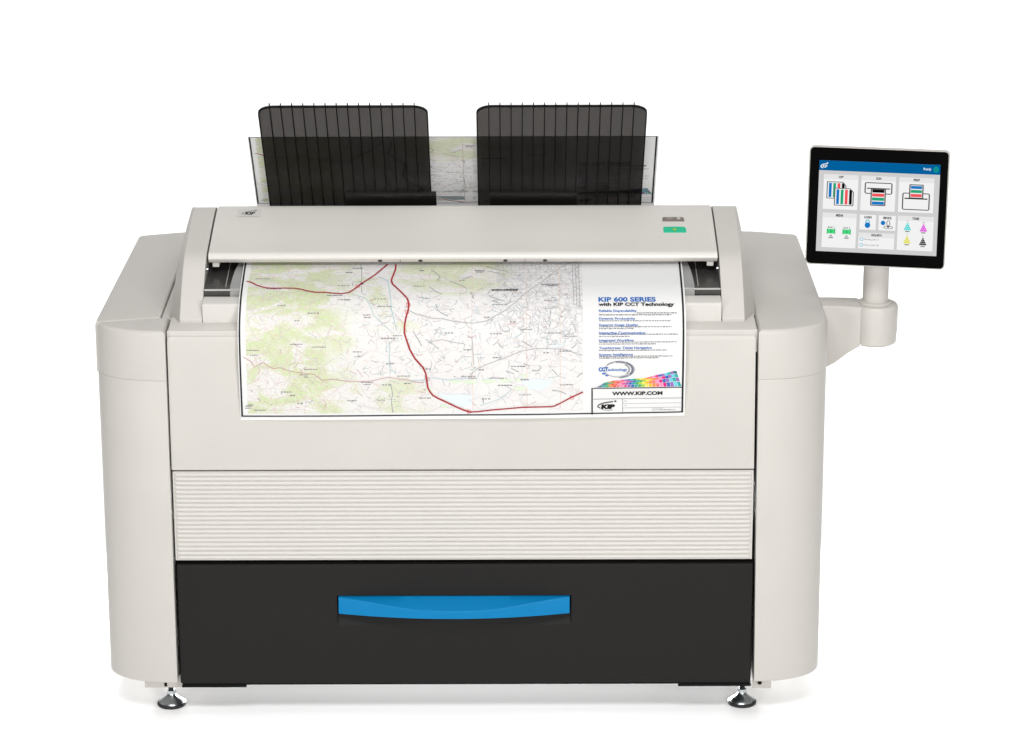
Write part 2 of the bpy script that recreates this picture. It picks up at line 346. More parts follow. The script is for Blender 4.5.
# ------------------------------------------------------------------ the printed artwork: (kind, ink, width or text, points) in 0.1 mm, x across the sheet, t down its length
ART = [
('P','lake',0,(-506,5913),(-252,5941),(-5,5932),(212,5962),(199,6164),(-28,6198),(-294,6074)),
('P','lake',0,(1225,5654),(1368,5623),(1524,5601),(1675,5628),(1798,5610),(1829,5698),(1737,5764),(1641,5853),(1471,5831),(1340,5813),(1266,5742)),
('P','lake',0,(1856,4848),(2019,4838),(2101,4900),(1979,4934),(1856,4911)),
('P','park',0,(-270,5636),(-106,5623),(17,5654),(-86,5689),(-250,5676)),
('P','park',0,(-4,5663),(160,5619),(324,5632),(283,5689),(98,5702)),
('P','park',0,(365,5632),(570,5606),(713,5641),(610,5689),(426,5685)),
('P','park',0,(754,5610),(918,5588),(1040,5623),(938,5672),(774,5667)),
('P','park',0,(1061,5610),(1204,5601),(1204,5654),(1081,5663)),
('P','park',0,(-458,6141),(-335,6164),(-274,6231),(-418,6209)),
('P','park',0,(1184,5522),(1306,5501),(1368,5544),(1245,5566)),
('P','park',0,(1040,5786),(1266,5769),(1327,5831),(1143,5853)),
('L','creek',0.8,(-1068,5626),(-822,5617),(-617,5566),(-270,5621),(-85,5588),(140,5588)),
('L','creek',0.9,(-1756,3003),(-1543,3171),(-1461,3814),(-1440,4139),(-1366,4427),(-1325,4588)),
('L','creek',0.8,(-1480,4793),(-1485,5294),(-1454,5391),(-1353,5466)),
('L','creek',0.7,(-1808,4250),(-1611,4448),(-1412,4633)),
('L','creek',0.7,(-2266,3675),(-1974,3814),(-1864,4051),(-1808,4250)),
('L','creek',0.6,(877,5742),(1020,5831),(774,6029),(363,6186)),
('L','thin',0.7,(-4472,5100),(-4291,5218),(-4253,5326),(-4108,5240),(-4046,5233),(-3973,5305),(-3857,5355),(-3722,5337),(-3540,5405),(-3357,5442),(-3030,5479),(-2869,5610),(-2664,5588),(-2501,5610),(-2276,5639),(-1887,5632),(-1517,5551),(-1191,5601),(-966,5654),(-782,5676)),
('L','grey',0.6,(-2130,2468),(-2098,2732),(-2087,3003),(-2085,3315),(-2062,3639),(-1978,3710)),
('L','grey',0.5,(-2258,3384),(-2264,3226),(-2100,3208)),
('L','road',0.8,(-1085,4142),(-961,4222),(-612,4328),(-388,4341),(-153,4400),(216,4436),(367,4414),(516,4388),(693,4274),(877,4154),(1102,3936),(1341,3603),(1692,3171),(1828,2939),(1976,2723),(2083,2559),(2188,2459),(2398,2394)),
('L','road',0.7,(140,5573),(222,5457),(325,5368),(538,5270),(877,5147),(1177,5016),(1469,4958),(1795,4954),(2122,4981),(2347,5075),(2470,5100)),
('L','grey',0.7,(-1468,5687),(-1445,5808),(-1427,5936),(-1459,6029),(-1452,6137),(-1432,6322)),
('L','grey',0.8,(-656,2723),(-558,2837),(-463,3003),(-518,3171),(-448,3152)),
('L','grey',0.9,(-261,3208),(-94,3315),(10,3384),(94,3493)),
('L','grey',0.9,(163,3639),(220,3744),(235,3830)),
('L','grey',0.8,(-670,3420),(-557,3580),(-418,3682)),
('L','grey',0.8,(-535,3989),(-500,4142),(-410,4215),(-293,4274)),
('L','grey',0.7,(-900,3780),(-692,3837)),
('L','grey',0.8,(569,3762),(713,3846),(877,3906)),
('L','grey',0.7,(-6,3112),(89,3058),(204,2980)),
('L','grey',0.8,(499,2577),(687,2690),(937,2797)),
('L','grey',0.7,(521,2775),(729,2857),(896,2939)),
('L','grey',0.7,(-998,4592),(-897,4756),(-816,4900)),
('L','grey',0.7,(-744,4756),(-591,4858),(-470,4964)),
('L','grey',0.6,(-571,4797),(-407,4766),(-204,4817),(61,4858)),
('L','grey',0.6,(204,4716),(224,5006),(243,5305)),
('L','grey',0.8,(1224,4797),(1326,4858),(1428,4921)),
('L','grey',0.8,(734,4838),(836,4943)),
('L','grey',0.8,(1255,5261),(1388,5326)),
('L','grey',0.8,(1000,5370),(1163,5446)),
('L','grey',0.8,(897,5424),(1061,5490)),
('L','grey',0.8,(1572,5305),(1613,5370),(1531,5424),(1429,5424)),
('L','grey',0.8,(1840,5853),(2004,5875),(2128,5941)),
('L','grey',0.8,(1838,5391),(1941,5512)),
('L','grey',0.8,(2350,5577),(2411,5512),(2472,5479)),
('L','grey',0.8,(425,6007),(435,6130)),
('L','red',1.7,(-4458,3185),(-4403,3208),(-4350,3237),(-4261,3326),(-4154,3395),(-4048,3442),(-3917,3464),(-3676,3457),(-3449,3464),(-3323,3500),(-3197,3558),(-3009,3614),(-2824,3614),(-2637,3650),(-2472,3664),(-2324,3621),(-2212,3493),(-2096,3315),(-1958,3134),(-1805,2911),(-1684,2690),(-1566,2477)),
('L','red',1.7,(-1399,2477),(-1395,2604),(-1400,2723),(-1437,2939),(-1469,3171),(-1439,3315),(-1327,3493),(-1198,3703),(-1122,3830),(-1098,3924),(-1087,4023),(-1099,4142),(-1143,4319),(-1170,4496),(-1172,4633),(-1135,4749),(-1067,4958),(-965,5147),(-880,5250),(-799,5342),(-745,5466),(-722,5639),(-705,5786),(-667,5864),(-600,5951),(-507,6011),(-335,6096),(-161,6189),(-7,6261),(140,6318)),
('L','red',1.4,(140,6318),(321,6313),(588,6277),(876,6254),(1225,6222),(1595,6218),(1827,6216),(1903,6200),(1995,6150),(2243,6011),(2476,5902)),
('L','pink',0.8,(-1134,3948),(-1064,3971),(-1056,4034),(-1123,4048),(-1134,3948)),
('L','pink',0.8,(-1162,4139),(-1093,4159),(-1086,4213),(-1153,4224),(-1162,4139)),
('L','pink',0.8,(-750,5553),(-681,5571),(-675,5619),(-743,5630),(-750,5553)),
('L','pink',0.8,(99,6270),(169,6288),(175,6338),(107,6350),(99,6270)),
('L','pink',0.8,(2214,5982),(2284,6000),(2290,6049),(2223,6060),(2214,5982)),
('L','pink',0.8,(-2194,3329),(-2123,3357),(-2114,3435),(-2181,3453),(-2194,3329)),
('D','navy',0,(-3904,3437),(-3849,3491)),
('D','navy',0,(-2108,3259),(-2044,3322)),
('D','ink',0,(-4387,4960),(-4143,4981)),
('D','ink',0,(-4328,5062),(-4165,5083)),
('D','ink',0,(-4463,6153),(-4320,6175)),
('D','ink',0,(-4464,6198),(-4342,6220)),
('D','ink',0,(-3508,4844),(-3243,4865)),
('D','ink',0,(-3060,4900),(-2775,4921)),
('D','ink',0,(-3232,5365),(-2946,5387)),
('D','ink',0,(-3337,5481),(-3133,5503)),
('D','ink',0,(-3236,5529),(-3155,5551)),
('D','ink',0,(-2225,5001),(-2041,5022)),
('D','ink',0,(-2206,5100),(-2063,5121)),
('D','ink',0,(-2072,5643),(-1806,5665)),
('D','ink',0,(-2032,5693),(-1868,5716)),
('D','ink',0,(-1333,5516),(-1047,5538)),
('D','ink',0,(-1192,5676),(-1049,5698)),
('D','ink',0,(-1406,4674),(-1223,4695)),
('D','ink',0,(-2022,4238),(-1858,4262)),
('D','ink',0,(-2001,4296),(-1857,4319)),
('D','ink',0,(-2290,2625),(-2080,2669)),
('D','ink',0,(-2427,2805),(-2301,2845)),
('D','ink',0,(-2779,3703),(-2449,3737)),
('D','ink',0,(-2403,3846),(-2279,3877)),
('D','ink',0,(-1730,6035),(-1587,6058)),
('D','ink',0,(-2366,6040),(-2161,6063)),
('D','ink',0,(-888,5995),(-642,6018)),
('D','ink',0,(251,2732),(459,2775)),
('D','ink',0,(293,2797),(439,2837)),
('D','ink',0,(1618,3315),(2010,3350)),
('D','ink',0,(1762,3367),(1968,3402)),
('D','ink',0,(2003,5724),(2270,5747)),
('D','ink',0,(1164,5936),(1410,5958)),
('D','ink',0,(140,5573),(304,5595)),
('D','ink',0,(570,5568),(856,5590)),
('D','ink',0,(-4421,6130),(-4299,6153)),
('D','ink',0,(-4281,6243),(-4035,6265)),
('D','ink',0,(1672,4629),(2039,4649)),
('D','ink',0,(1183,4561),(1428,4582)),
('D','ink',0,(2039,4695),(2345,4716)),
('D','ink',0,(-892,2732),(-808,2775)),
('D','black',0,(604,3514),(1143,3573)),
('D','ink',0,(-1551,4995),(-1525,5016)),
('D','ink',0,(-1325,4725),(-1299,4745)),
('D','ink',0,(-1243,4735),(-1217,4756)),
('D','ink',0,(-1680,5468),(-1654,5490)),
('D','ink',0,(-1503,5951),(-1476,5973)),
('D','ink',0,(-1339,5962),(-1313,5984)),
('D','ink',0,(-3928,6119),(-3902,6141)),
('D','ink',0,(-3105,6040),(-3079,6063)),
('D','ink',0,(-3311,6085),(-3285,6108)),
('D','ink',0,(-3716,5886),(-3690,5908)),
('D','ink',0,(-4183,5731),(-4157,5753)),
('D','ink',0,(-4329,5819),(-4303,5842)),
('D','ink',0,(-784,5819),(-757,5842)),
('D','ink',0,(-167,5533),(-140,5555)),
('D','ink',0,(243,5337),(270,5359)),
('D','ink',0,(1924,6153),(1950,6175)),
('T', 'blue', ('KIP 600 SERIES', 1.7), (2794, 3795), (3969, 3936)),
('T', 'black', ('with KIP CCT Technology', 1.9), (2791, 3957), (4343, 4073)),
('T', 'blue', ('Reliable Dependability', 1.3), (2798, 4137), (3573, 4208)),
('T', 'blue', ('Dynamic Productivity', 1.3), (2795, 4319), (3539, 4381)),
('T', 'blue', ('Superior Image Quality', 1.3), (2794, 4454), (3599, 4515)),
('T', 'blue', ('Interactive Communication', 1.3), (2794, 4612), (3742, 4672)),
('T', 'blue', ('Integrated Workflow', 1.3), (2794, 4770), (3508, 4829)),
('T', 'blue', ('Touchscreen Tablet Navigation', 1.3), (2795, 4928), (3877, 4989)),
('T', 'blue', ('System Intelligence', 1.3), (2796, 5068), (3491, 5130)),
('D','body',0,(3573,4202),(4389,4231)),
('D','body',0,(2796,4245),(4286,4274)),
('D','body',0,(2795,4379),(4263,4405)),
('D','body',0,(2794,4504),(4282,4530)),
('D','body',0,(2794,4541),(3507,4566)),
('D','body',0,(2794,4658),(4405,4685)),
('D','body',0,(2794,4703),(3426,4728)),
('D','body',0,(2794,4819),(4385,4844)),
('D','body',0,(2795,4858),(3958,4884)),
('D','body',0,(2795,4990),(4183,5017)),
('D','body',0,(2796,5119),(4308,5145)),
('D','body',0,(2797,5153),(4022,5180)),
('T', 'blue', ('CCT', 3), (2790, 5361), (2988, 5457)),
('T', 'blue', ('echnology', 1.2), (2983, 5391), (3382, 5466)),
('L','faint',0.7,(3290,5576),(3243,5583),(3194,5586),(3145,5583),(3097,5576),(3052,5564),(3012,5547),(2977,5526),(2948,5503),(2927,5477),(2914,5449),(2909,5420),(2913,5391),(2926,5363),(2946,5337),(2974,5314),(3009,5293),(3049,5277),(3093,5265)),
('L','steel',0.9,(3141,5257),(3190,5255),(3239,5257),(3286,5265),(3331,5277),(3371,5293),(3406,5314),(3435,5337),(3456,5363),(3469,5391),(3474,5420),(3470,5449),(3458,5477),(3437,5503),(3409,5526),(3375,5547),(3335,5564),(3290,5576),(3243,5583)),
('L','steel',0.7,(2967,5304),(3005,5282),(3050,5264),(3099,5250),(3152,5242),(3206,5240),(3260,5242),(3313,5250),(3363,5264),(3407,5282),(3446,5304),(3478,5330),(3501,5358),(3516,5388),(3521,5420),(3517,5451),(3503,5482),(3480,5510),(3449,5536),(3411,5559),(3366,5577),(3317,5590),(3265,5599),(3210,5601)),
('L','faint',0.5,(2918,5420),(2921,5394),(2933,5368),(2951,5345),(2977,5324),(3008,5305),(3045,5290),(3086,5279),(3129,5272),(3174,5270),(3218,5272),(3262,5279),(3303,5290),(3339,5305),(3371,5324),(3397,5345),(3417,5368),(3429,5394),(3433,5420),(3429,5446),(3418,5471),(3399,5495),(3374,5517),(3342,5535),(3306,5550),(3265,5561),(3222,5568),(3177,5571),(3132,5568),(3089,5561),(3048,5550),(3011,5535),(2979,5517),(2953,5495)),
('L','steel',1.7,(3354,5281),(3392,5297),(3426,5317),(3453,5339),(3473,5365),(3486,5392),(3490,5420),(3486,5448),(3475,5475),(3455,5501),(3428,5524)),
('L','body',1.0,(3329,5315),(3358,5332),(3382,5351),(3400,5373),(3411,5396),(3415,5420),(3411,5444),(3401,5467),(3384,5489),(3360,5508)),
('P','blue',0,(2939,5505),(2934,5515),(2919,5522),(2898,5525),(2878,5522),(2863,5515),(2857,5505),(2863,5495),(2877,5488),(2898,5485),(2918,5488),(2933,5495)),
('P','blue',0,(3005,5544),(3000,5554),(2985,5561),(2964,5564),(2944,5561),(2929,5554),(2923,5544),(2928,5534),(2943,5527),(2964,5525),(2984,5527),(2999,5534)),
('P','c_violet',0,(2700,5808),(2765,5808),(2820,5790),(2756,5798)),
('P','c_teal',0,(2761,5796),(2826,5787),(2870,5760),(2805,5776)),
('P','c_violet',0,(2811,5773),(2875,5756),(2912,5726),(2847,5748)),
('P','c_sea',0,(2853,5744),(2917,5722),(2948,5697),(2884,5716)),
('P','c_teal',0,(2776,5808),(2840,5808),(2892,5780),(2827,5789)),
('P','c_sea',0,(2832,5786),(2897,5776),(2938,5746),(2873,5759)),
('P','c_teal',0,(2878,5755),(2943,5743),(2977,5715),(2912,5726)),
('P','c_green',0,(2917,5722),(2982,5710),(3011,5684),(2946,5698)),
('P','c_sea',0,(2851,5808),(2915,5808),(2963,5774),(2898,5779)),
('P','c_green',0,(2903,5775),(2968,5770),(3006,5738),(2941,5746)),
('P','c_sea',0,(2946,5742),(3010,5734),(3042,5703),(2977,5714)),
('P','c_orange',0,(2982,5710),(3047,5698),(3073,5670),(3009,5684)),
('P','c_green',0,(2926,5808),(2991,5808),(3034,5770),(2970,5774)),
('P','c_orange',0,(2974,5770),(3039,5765),(3074,5730),(3009,5738)),
('P','c_green',0,(3013,5733),(3078,5725),(3107,5692),(3043,5703)),
('P','c_red',0,(3047,5698),(3111,5687),(3136,5658),(3072,5671)),
('P','c_orange',0,(3001,5808),(3066,5808),(3106,5765),(3041,5769)),
('P','c_red',0,(3045,5765),(3110,5760),(3142,5722),(3077,5729)),
('P','c_orange',0,(3081,5725),(3146,5717),(3172,5685),(3108,5692)),
('P','c_coral',0,(3112,5687),(3176,5680),(3199,5652),(3134,5658)),
('P','c_red',0,(3076,5808),(3141,5808),(3177,5762),(3112,5765)),
('P','c_coral',0,(3116,5760),(3181,5757),(3210,5719),(3145,5722)),
('P','c_red',0,(3149,5717),(3213,5714),(3237,5681),(3173,5685)),
('P','c_pink',0,(3176,5680),(3241,5676),(3261,5647),(3197,5653)),
('P','c_coral',0,(3151,5808),(3216,5808),(3248,5760),(3184,5762)),
('P','c_pink',0,(3187,5757),(3252,5755),(3278,5715),(3213,5719)),
('P','c_coral',0,(3216,5714),(3281,5710),(3302,5676),(3238,5681)),
('P','c_rose',0,(3241,5676),(3306,5671),(3324,5642),(3259,5647)),
('P','c_pink',0,(3226,5808),(3291,5808),(3320,5759),(3255,5760)),
('P','c_rose',0,(3258,5755),(3323,5753),(3346,5712),(3281,5715)),
('P','c_pink',0,(3284,5710),(3348,5707),(3367,5672),(3303,5676)),
('P','c_violet',0,(3306,5671),(3370,5667),(3387,5636),(3322,5642)),
('P','c_rose',0,(3302,5808),(3366,5808),(3391,5757),(3327,5758)),
('P','c_violet',0,(3329,5753),(3394,5751),(3414,5709),(3349,5712)),
('P','c_rose',0,(3351,5707),(3416,5703),(3433,5667),(3368,5672)),
('P','c_blue',0,(3371,5667),(3435,5662),(3449,5631),(3385,5636)),
('P','c_violet',0,(3377,5808),(3441,5808),(3463,5755),(3398,5756)),
('P','c_blue',0,(3400,5751),(3465,5750),(3482,5706),(3417,5709)),
('P','c_violet',0,(3419,5703),(3484,5701),(3498,5664),(3433,5667)),
('P','c_sea',0,(3435,5662),(3500,5659),(3512,5628),(3447,5631)),
('P','c_blue',0,(3452,5808),(3517,5808),(3534,5754),(3469,5755)),
('P','c_sea',0,(3471,5749),(3536,5748),(3550,5704),(3485,5706)),
('P','c_blue',0,(3487,5701),(3551,5698),(3563,5661),(3498,5664)),
('P','c_green',0,(3500,5659),(3565,5656),(3574,5624),(3510,5628)),
('P','c_sea',0,(3527,5808),(3592,5808),(3605,5753),(3541,5754)),
('P','c_green',0,(3542,5748),(3607,5747),(3618,5702),(3553,5704)),
('P','c_sea',0,(3554,5698),(3619,5696),(3628,5658),(3563,5661)),
('P','c_lime',0,(3565,5656),(3629,5653),(3637,5621),(3573,5624)),
('P','c_green',0,(3602,5808),(3667,5808),(3677,5751),(3612,5752)),
('P','c_lime',0,(3613,5747),(3678,5746),(3686,5699),(3621,5702)),
('P','c_green',0,(3622,5696),(3687,5694),(3693,5655),(3629,5658)),
('P','c_yellow',0,(3630,5653),(3694,5650),(3700,5617),(3635,5621)),
('P','c_lime',0,(3677,5808),(3742,5808),(3748,5750),(3683,5751)),
('P','c_yellow',0,(3684,5745),(3749,5744),(3754,5696),(3689,5699)),
('P','c_lime',0,(3690,5694),(3754,5690),(3758,5650),(3694,5655)),
('P','c_gold',0,(3694,5650),(3759,5644),(3762,5609),(3698,5617)),
('P','c_yellow',0,(3752,5808),(3817,5808),(3819,5744),(3755,5749)),
('P','c_gold',0,(3755,5743),(3820,5737),(3821,5685),(3757,5695)),
('P','c_yellow',0,(3757,5689),(3822,5679),(3823,5635),(3759,5650)),
('P','c_orange',0,(3759,5644),(3823,5629),(3825,5592),(3760,5610)),
('P','c_gold',0,(3828,5808),(3892,5808),(3891,5738),(3826,5743)),
('P','c_orange',0,(3826,5737),(3891,5731),(3889,5674),(3825,5685)),
('P','c_gold',0,(3825,5678),(3889,5667),(3888,5621),(3824,5635)),
('P','c_coral',0,(3824,5629),(3888,5614),(3887,5574),(3823,5592)),
('P','c_orange',0,(3903,5808),(3967,5808),(3962,5732),(3897,5737)),
('P','c_coral',0,(3897,5730),(3961,5724),(3957,5664),(3893,5674)),
('P','c_orange',0,(3892,5667),(3957,5656),(3953,5607),(3889,5621)),
('P','c_pink',0,(3888,5614),(3953,5599),(3950,5557),(3885,5575)),
('P','c_coral',0,(3978,5808),(4043,5808),(4033,5727),(3969,5732)),
('P','c_pink',0,(3968,5724),(4032,5719),(4025,5656),(3961,5663)),
('P','c_coral',0,(3960,5656),(4024,5648),(4018,5595),(3954,5606)),
('P','c_magenta',0,(3953,5599),(4017,5587),(4012,5543),(3948,5557)),
('P','c_pink',0,(4053,5808),(4118,5808),(4105,5723),(4040,5727)),
('P','c_magenta',0,(4039,5719),(4103,5714),(4093,5647),(4029,5655)),
('P','c_pink',0,(4027,5647),(4092,5639),(4083,5584),(4019,5595)),
('P','c_blue',0,(4017,5587),(4082,5576),(4074,5530),(4010,5544)),
('P','c_magenta',0,(4128,5808),(4193,5808),(4176,5718),(4111,5722)),
('P','c_blue',0,(4110,5714),(4174,5709),(4161,5639),(4096,5647)),
('P','c_magenta',0,(4095,5639),(4159,5630),(4148,5573),(4084,5584)),
('P','c_violet',0,(4082,5576),(4146,5564),(4137,5517),(4073,5530)),
('P','c_blue',0,(4203,5808),(4268,5808),(4247,5712),(4183,5717)),
('P','c_violet',0,(4181,5708),(4245,5702),(4229,5628),(4164,5638)),
('P','c_blue',0,(4162,5630),(4227,5618),(4213,5558),(4149,5573)),
('P','c_cyan',0,(4147,5564),(4211,5549),(4199,5500),(4135,5517)),
('P','c_violet',0,(4278,5808),(4343,5808),(4318,5705),(4254,5711)),
('P','c_cyan',0,(4252,5701),(4316,5695),(4296,5617),(4232,5627)),
('P','c_violet',0,(4230,5618),(4294,5607),(4278,5543),(4213,5558)),
('P','c_sea',0,(4211,5549),(4275,5534),(4262,5482),(4197,5500)),
('P','c_cyan',0,(4354,5808),(4418,5808),(4390,5705),(4325,5705)),
('P','c_sea',0,(4322,5695),(4387,5694),(4364,5611),(4300,5616)),
('P','c_cyan',0,(4297,5606),(4361,5601),(4343,5531),(4278,5543)),
('P','c_violet',0,(4276,5534),(4340,5520),(4324,5464),(4260,5482)),
('P','c_sea',0,(4429,5808),(4493,5808),(4461,5706),(4397,5705)),
('P','c_violet',0,(4393,5694),(4458,5695),(4432,5613),(4368,5611)),
('P','c_sea',0,(4365,5601),(4429,5603),(4408,5534),(4343,5531)),
('P','c_teal',0,(4340,5520),(4405,5523),(4386,5465),(4322,5465)),
('L','black',1.4,(2665,6412),(2660,5822)),
('L','black',0.9,(2660,5828),(4504,5828)),
('L','ink',0.5,(2662,6065),(4509,6065)),
('L','ink',0.5,(3290,6065),(3294,6381)),
('L','faint',0.5,(3292,6175),(4512,6175)),
('L','faint',0.5,(3293,6272),(4514,6272)),
('D','faint',0,(3897,6281),(4124,6300)),
('D','body',0,(3898,6318),(4371,6336)),
('D','faint',0,(3319,6111),(3381,6127)),
('D','faint',0,(3321,6214),(3383,6230)),
('T', 'black', ('WWW.KIP.COM', 2), (3071, 5906), (4108, 5991)),
('T', 'black', ('KIP', 3.4), (2848, 6186), (3127, 6291)),
('L','black',1.1,(2828,6265),(2777,6236),(2797,6198),(2868,6164),(2971,6141),(3094,6126)),
('P','black',0,(3166,6119),(3161,6130),(3147,6136),(3131,6136),(3117,6130),(3112,6119),(3117,6108),(3130,6102),(3147,6102),(3160,6108)),
('L','body',0.5,(2828,6272),(2911,6313),(3014,6322),(3096,6309))]

# ================================================================== setting: white paper sweep
prof = [(-9, 0), (5, 0)] + [(5 + 3 * sin(R(a)), 3 - 3 * cos(R(a))) for a in range(10, 91, 10)] + [(8, 9)]
v = [(x, y, z) for x in (-9, 9) for y, z in prof]; n = len(prof)
floor = mesh_obj('floor', v, [(i, i + 1, n + i + 1, n + i) for i in range(n - 1)], FLOORM, smooth=60)
floor['kind'] = 'structure'

# ================================================================== the printer
printer = empty('wide_format_printer')
tag(printer, 'wide beige large format printer with black drawer, blue handle and touchscreen on an arm', 'printer')

def side_outline(sx, inner, y_cut=None, back=True, inner_back=None):
    """plan of a side housing, rounded at the front outer corner; sx = -1 left, 1 right"""
    xo = .757 if sx < 0 else .7545
    a = xo - inner; P = []
    for k in range(0, 17):
        th = pi / 2 * k / 16
        P.append((sx * (inner + a * sin(th) ** .92), .085 - .098 * cos(th) ** .92))
    return P

def side_panel(sx, inner, split):
    front = side_outline(sx, inner)
    xr = .745 if sx < 0 else .751
    rear = [(sx * xr, .742), (sx * (xr - .0025), .752), (sx * (xr - .010), .757), (sx * .66, .782), (sx * .645, .785), (sx * inner, .785)]
    mb = MB(); slab(mb, front + rear, .077, .7460, .0006, .004)
    panel = mb.build('side_panel', BODY, printer)
    if split:
        xi = sx * .626
        cap = [p for p in front if p[1] < .056] + [(sx * .7565, .057), (sx * .626, .0925), (sx * inner, .0925)]
        mb = MB(); slab(mb, cap, .7463, .852, .009, .0006, 5); mb.build('corner_cap', BODY, panel)
        cov = [(xi, .0945), (sx * .7565, .059), (sx * .757, .088)] + rear[:-1] + [(xi, .785)]
        mb = MB(); slab(mb, cov, .7463, .852, .006, .0006, 5); mb.build('top_cover', BODY, panel)
    else:
        mb = MB(); slab(mb, front + rear, .7463, .852, .009, .0006, 5); mb.build('top_cover', BODY, panel)
    # foot bracket under the front corner
    mb = MB()
    if sx < 0: mb.box(-.681, -.600, .035, .14, .047, .0768)
    else: mb.box(.6125, .652, .035, .14, .042, .0768)
    br = mb.build('foot_bracket', BODY, panel, bevel=.0012)
    bx = -.6365 if sx < 0 else .6275
    mb = MB()
    if sx < 0: mb.box(bx - .003, bx + .003, .0338, .040, .050, .068)
    else: mb.lathe([(.0001, 0), (.0045, 0), (.0045, .003), (.0001, .003)], 0, 0, 16)
    if sx > 0: mb.v = [(bx + x, .0352 - z, .056 + y) for x, y, z in mb.v]
    mb.build('screw_slot', VOID, br)
    return panel
left_panel = side_panel(-1, .606, True)
right_panel = side_panel(1, .6055, False)
def lean(o, x_lim, z0, k):                                # the inner edge runs out very slightly towards the floor
    for q in o.data.vertices:
        if q.co.x > x_lim[0] and q.co.x < x_lim[1]: q.co.x += (z0 - q.co.z) * k
lean(right_panel, (.59, .62), .852, .008)
for ch in right_panel.children:
    if ch.name.startswith('top_cover'): lean(ch, (.59, .62), .852, .008)

# chassis
box_part('chassis', VOID, printer, -.598, .600, .024, .775, .088, .80, 0)
box_part('base_plate', VOID, printer, -.596, .604, .005, .70, .0655, .0865, .001)
mb = MB(); mb.box(-.5985, -.462, .003, .06, .0605, .0652); mb.build('base_rail', VOID, printer, bevel=.001)
mb = MB(); mb.box(.452, .6065, .003, .06, .0605, .0652); mb.build('base_rail', VOID, printer, bevel=.001)

# deck under the scanner: low rim at the front, then a plinth
mb = MB()
slab(mb, [(-.6035, .006), (.6045, .006), (.6045, .78), (-.6248, .78), (-.6248, .0955), (-.6035, .0955)], .80, .8478, .003, 0)
mb.prism_x([(.0105, .840), (.0105, .8480), (.034, .8562), (.11, .8562), (.11, .840)], -.5995, .6015)
mb.build('deck', BODY, printer)

# front panel, ribbed panel
front = MB()
slab(front, [(-.6030, 0), (-.6030, .022), (.6004, .022), (.6004, 0)], .5485, .8385, .012, .0015, 6)
lean(front.build('front_panel', BODY, printer), (.57, .61), .8385, .007)

mb = MB(); mb.box(-.6022, .6025, .005, .022, .3478, .5440)
x0, x1 = -.5978, .5985
nr = 20; pz = .00965; zt = .5425
for k in range(nr):                                       # rounded ribs running the full width
    zc = zt - pz * (k + .5); v = []; f = []
    m = 9
    for x, sc in ((x0, .6), (x0 + .0015, .92), (x0 + .003, 1), (x1 - .003, 1), (x1 - .0015, .92), (x1, .6)):
        for j in range(m):
            th = pi * j / (m - 1)
            v.append((x, .006 - .0046 * sc * (sin(th) ** .8 if sin(th) > 0 else 0), zc + .5 * pz * .86 * cos(th)))
    for i in range(5):
        f += [(i * m + j, (i + 1) * m + j, (i + 1) * m + j + 1, i * m + j + 1) for j in range(m - 1)]
    f += [tuple(range(m)), tuple(range(5 * m, 6 * m))]
    mb.add(v, f)
mb.build('ribbed_panel', RIBP, printer, bevel=0, smooth=50)

# drawer with a hand recess
xa, xb, za, zb = -.6008, .6055, .0715, .3395
ha, hb, hz0, hz1 = -.2655, .2245, .203, .2690
V = [(xa, 0, za), (xb, 0, za), (xb, 0, zb), (xa, 0, zb), (ha, 0, hz0), (hb, 0, hz0), (hb, 0, hz1), (ha, 0, hz1)]
bkv = [(ha, .016, .231), (hb, .016, .231), (hb, .016, hz1), (ha, .016, hz1)]
V += bkv + [(xa, .0235, za), (xb, .0235, za), (xb, .0235, zb), (xa, .0235, zb)]
Fc = [(0, 1, 5, 4), (1, 2, 6, 5), (2, 3, 7, 6), (3, 0, 4, 7), (4, 5, 9, 8), (5, 6, 10, 9), (6, 7, 11, 10), (7, 4, 8, 11), (8, 9, 10, 11),
      (0, 12, 13, 1), (1, 13, 14, 2), (2, 14, 15, 3), (3, 15, 12, 0)]
drawer = mesh_obj('drawer', V, Fc, BLACK, printer, bevel=.0022, seg=2, smooth=30)
# blue bowed handle: plan bows out towards the user, upper face slopes down to a swept crease
v = []; f = []; nx = 40; m = 7
cx, hw = -.0207, .2425
for i in range(nx + 1):
    q = -1 + 2 * i / nx; x = cx + hw * q
    bow = .002 + .033 * (1 - q * q)
    cr = min(1, (1 - abs(q)) / .85); cr = cr * cr * (3 - 2 * cr)
    zc = .2660 - .0185 * cr
    yc = -bow
    prof = [(.012, .2675), (.002, .2675), (yc * .5, .2675 - (.2675 - zc) * .52), (yc, zc), (yc - .0008, zc - .002), (yc * .97, .2295), (.012, .2295)]
    v += [(x, y, z) for y, z in prof]
for i in range(nx):
    f += [(i * m + j, (i + 1) * m + j, (i + 1) * m + (j + 1) % m, i * m + (j + 1) % m) for j in range(m)]
f += [tuple(range(m)), tuple(range(nx * m, nx * m + m))]
mesh_obj('handle', v, f, BLUE, drawer, smooth=24, bevel=.0008)

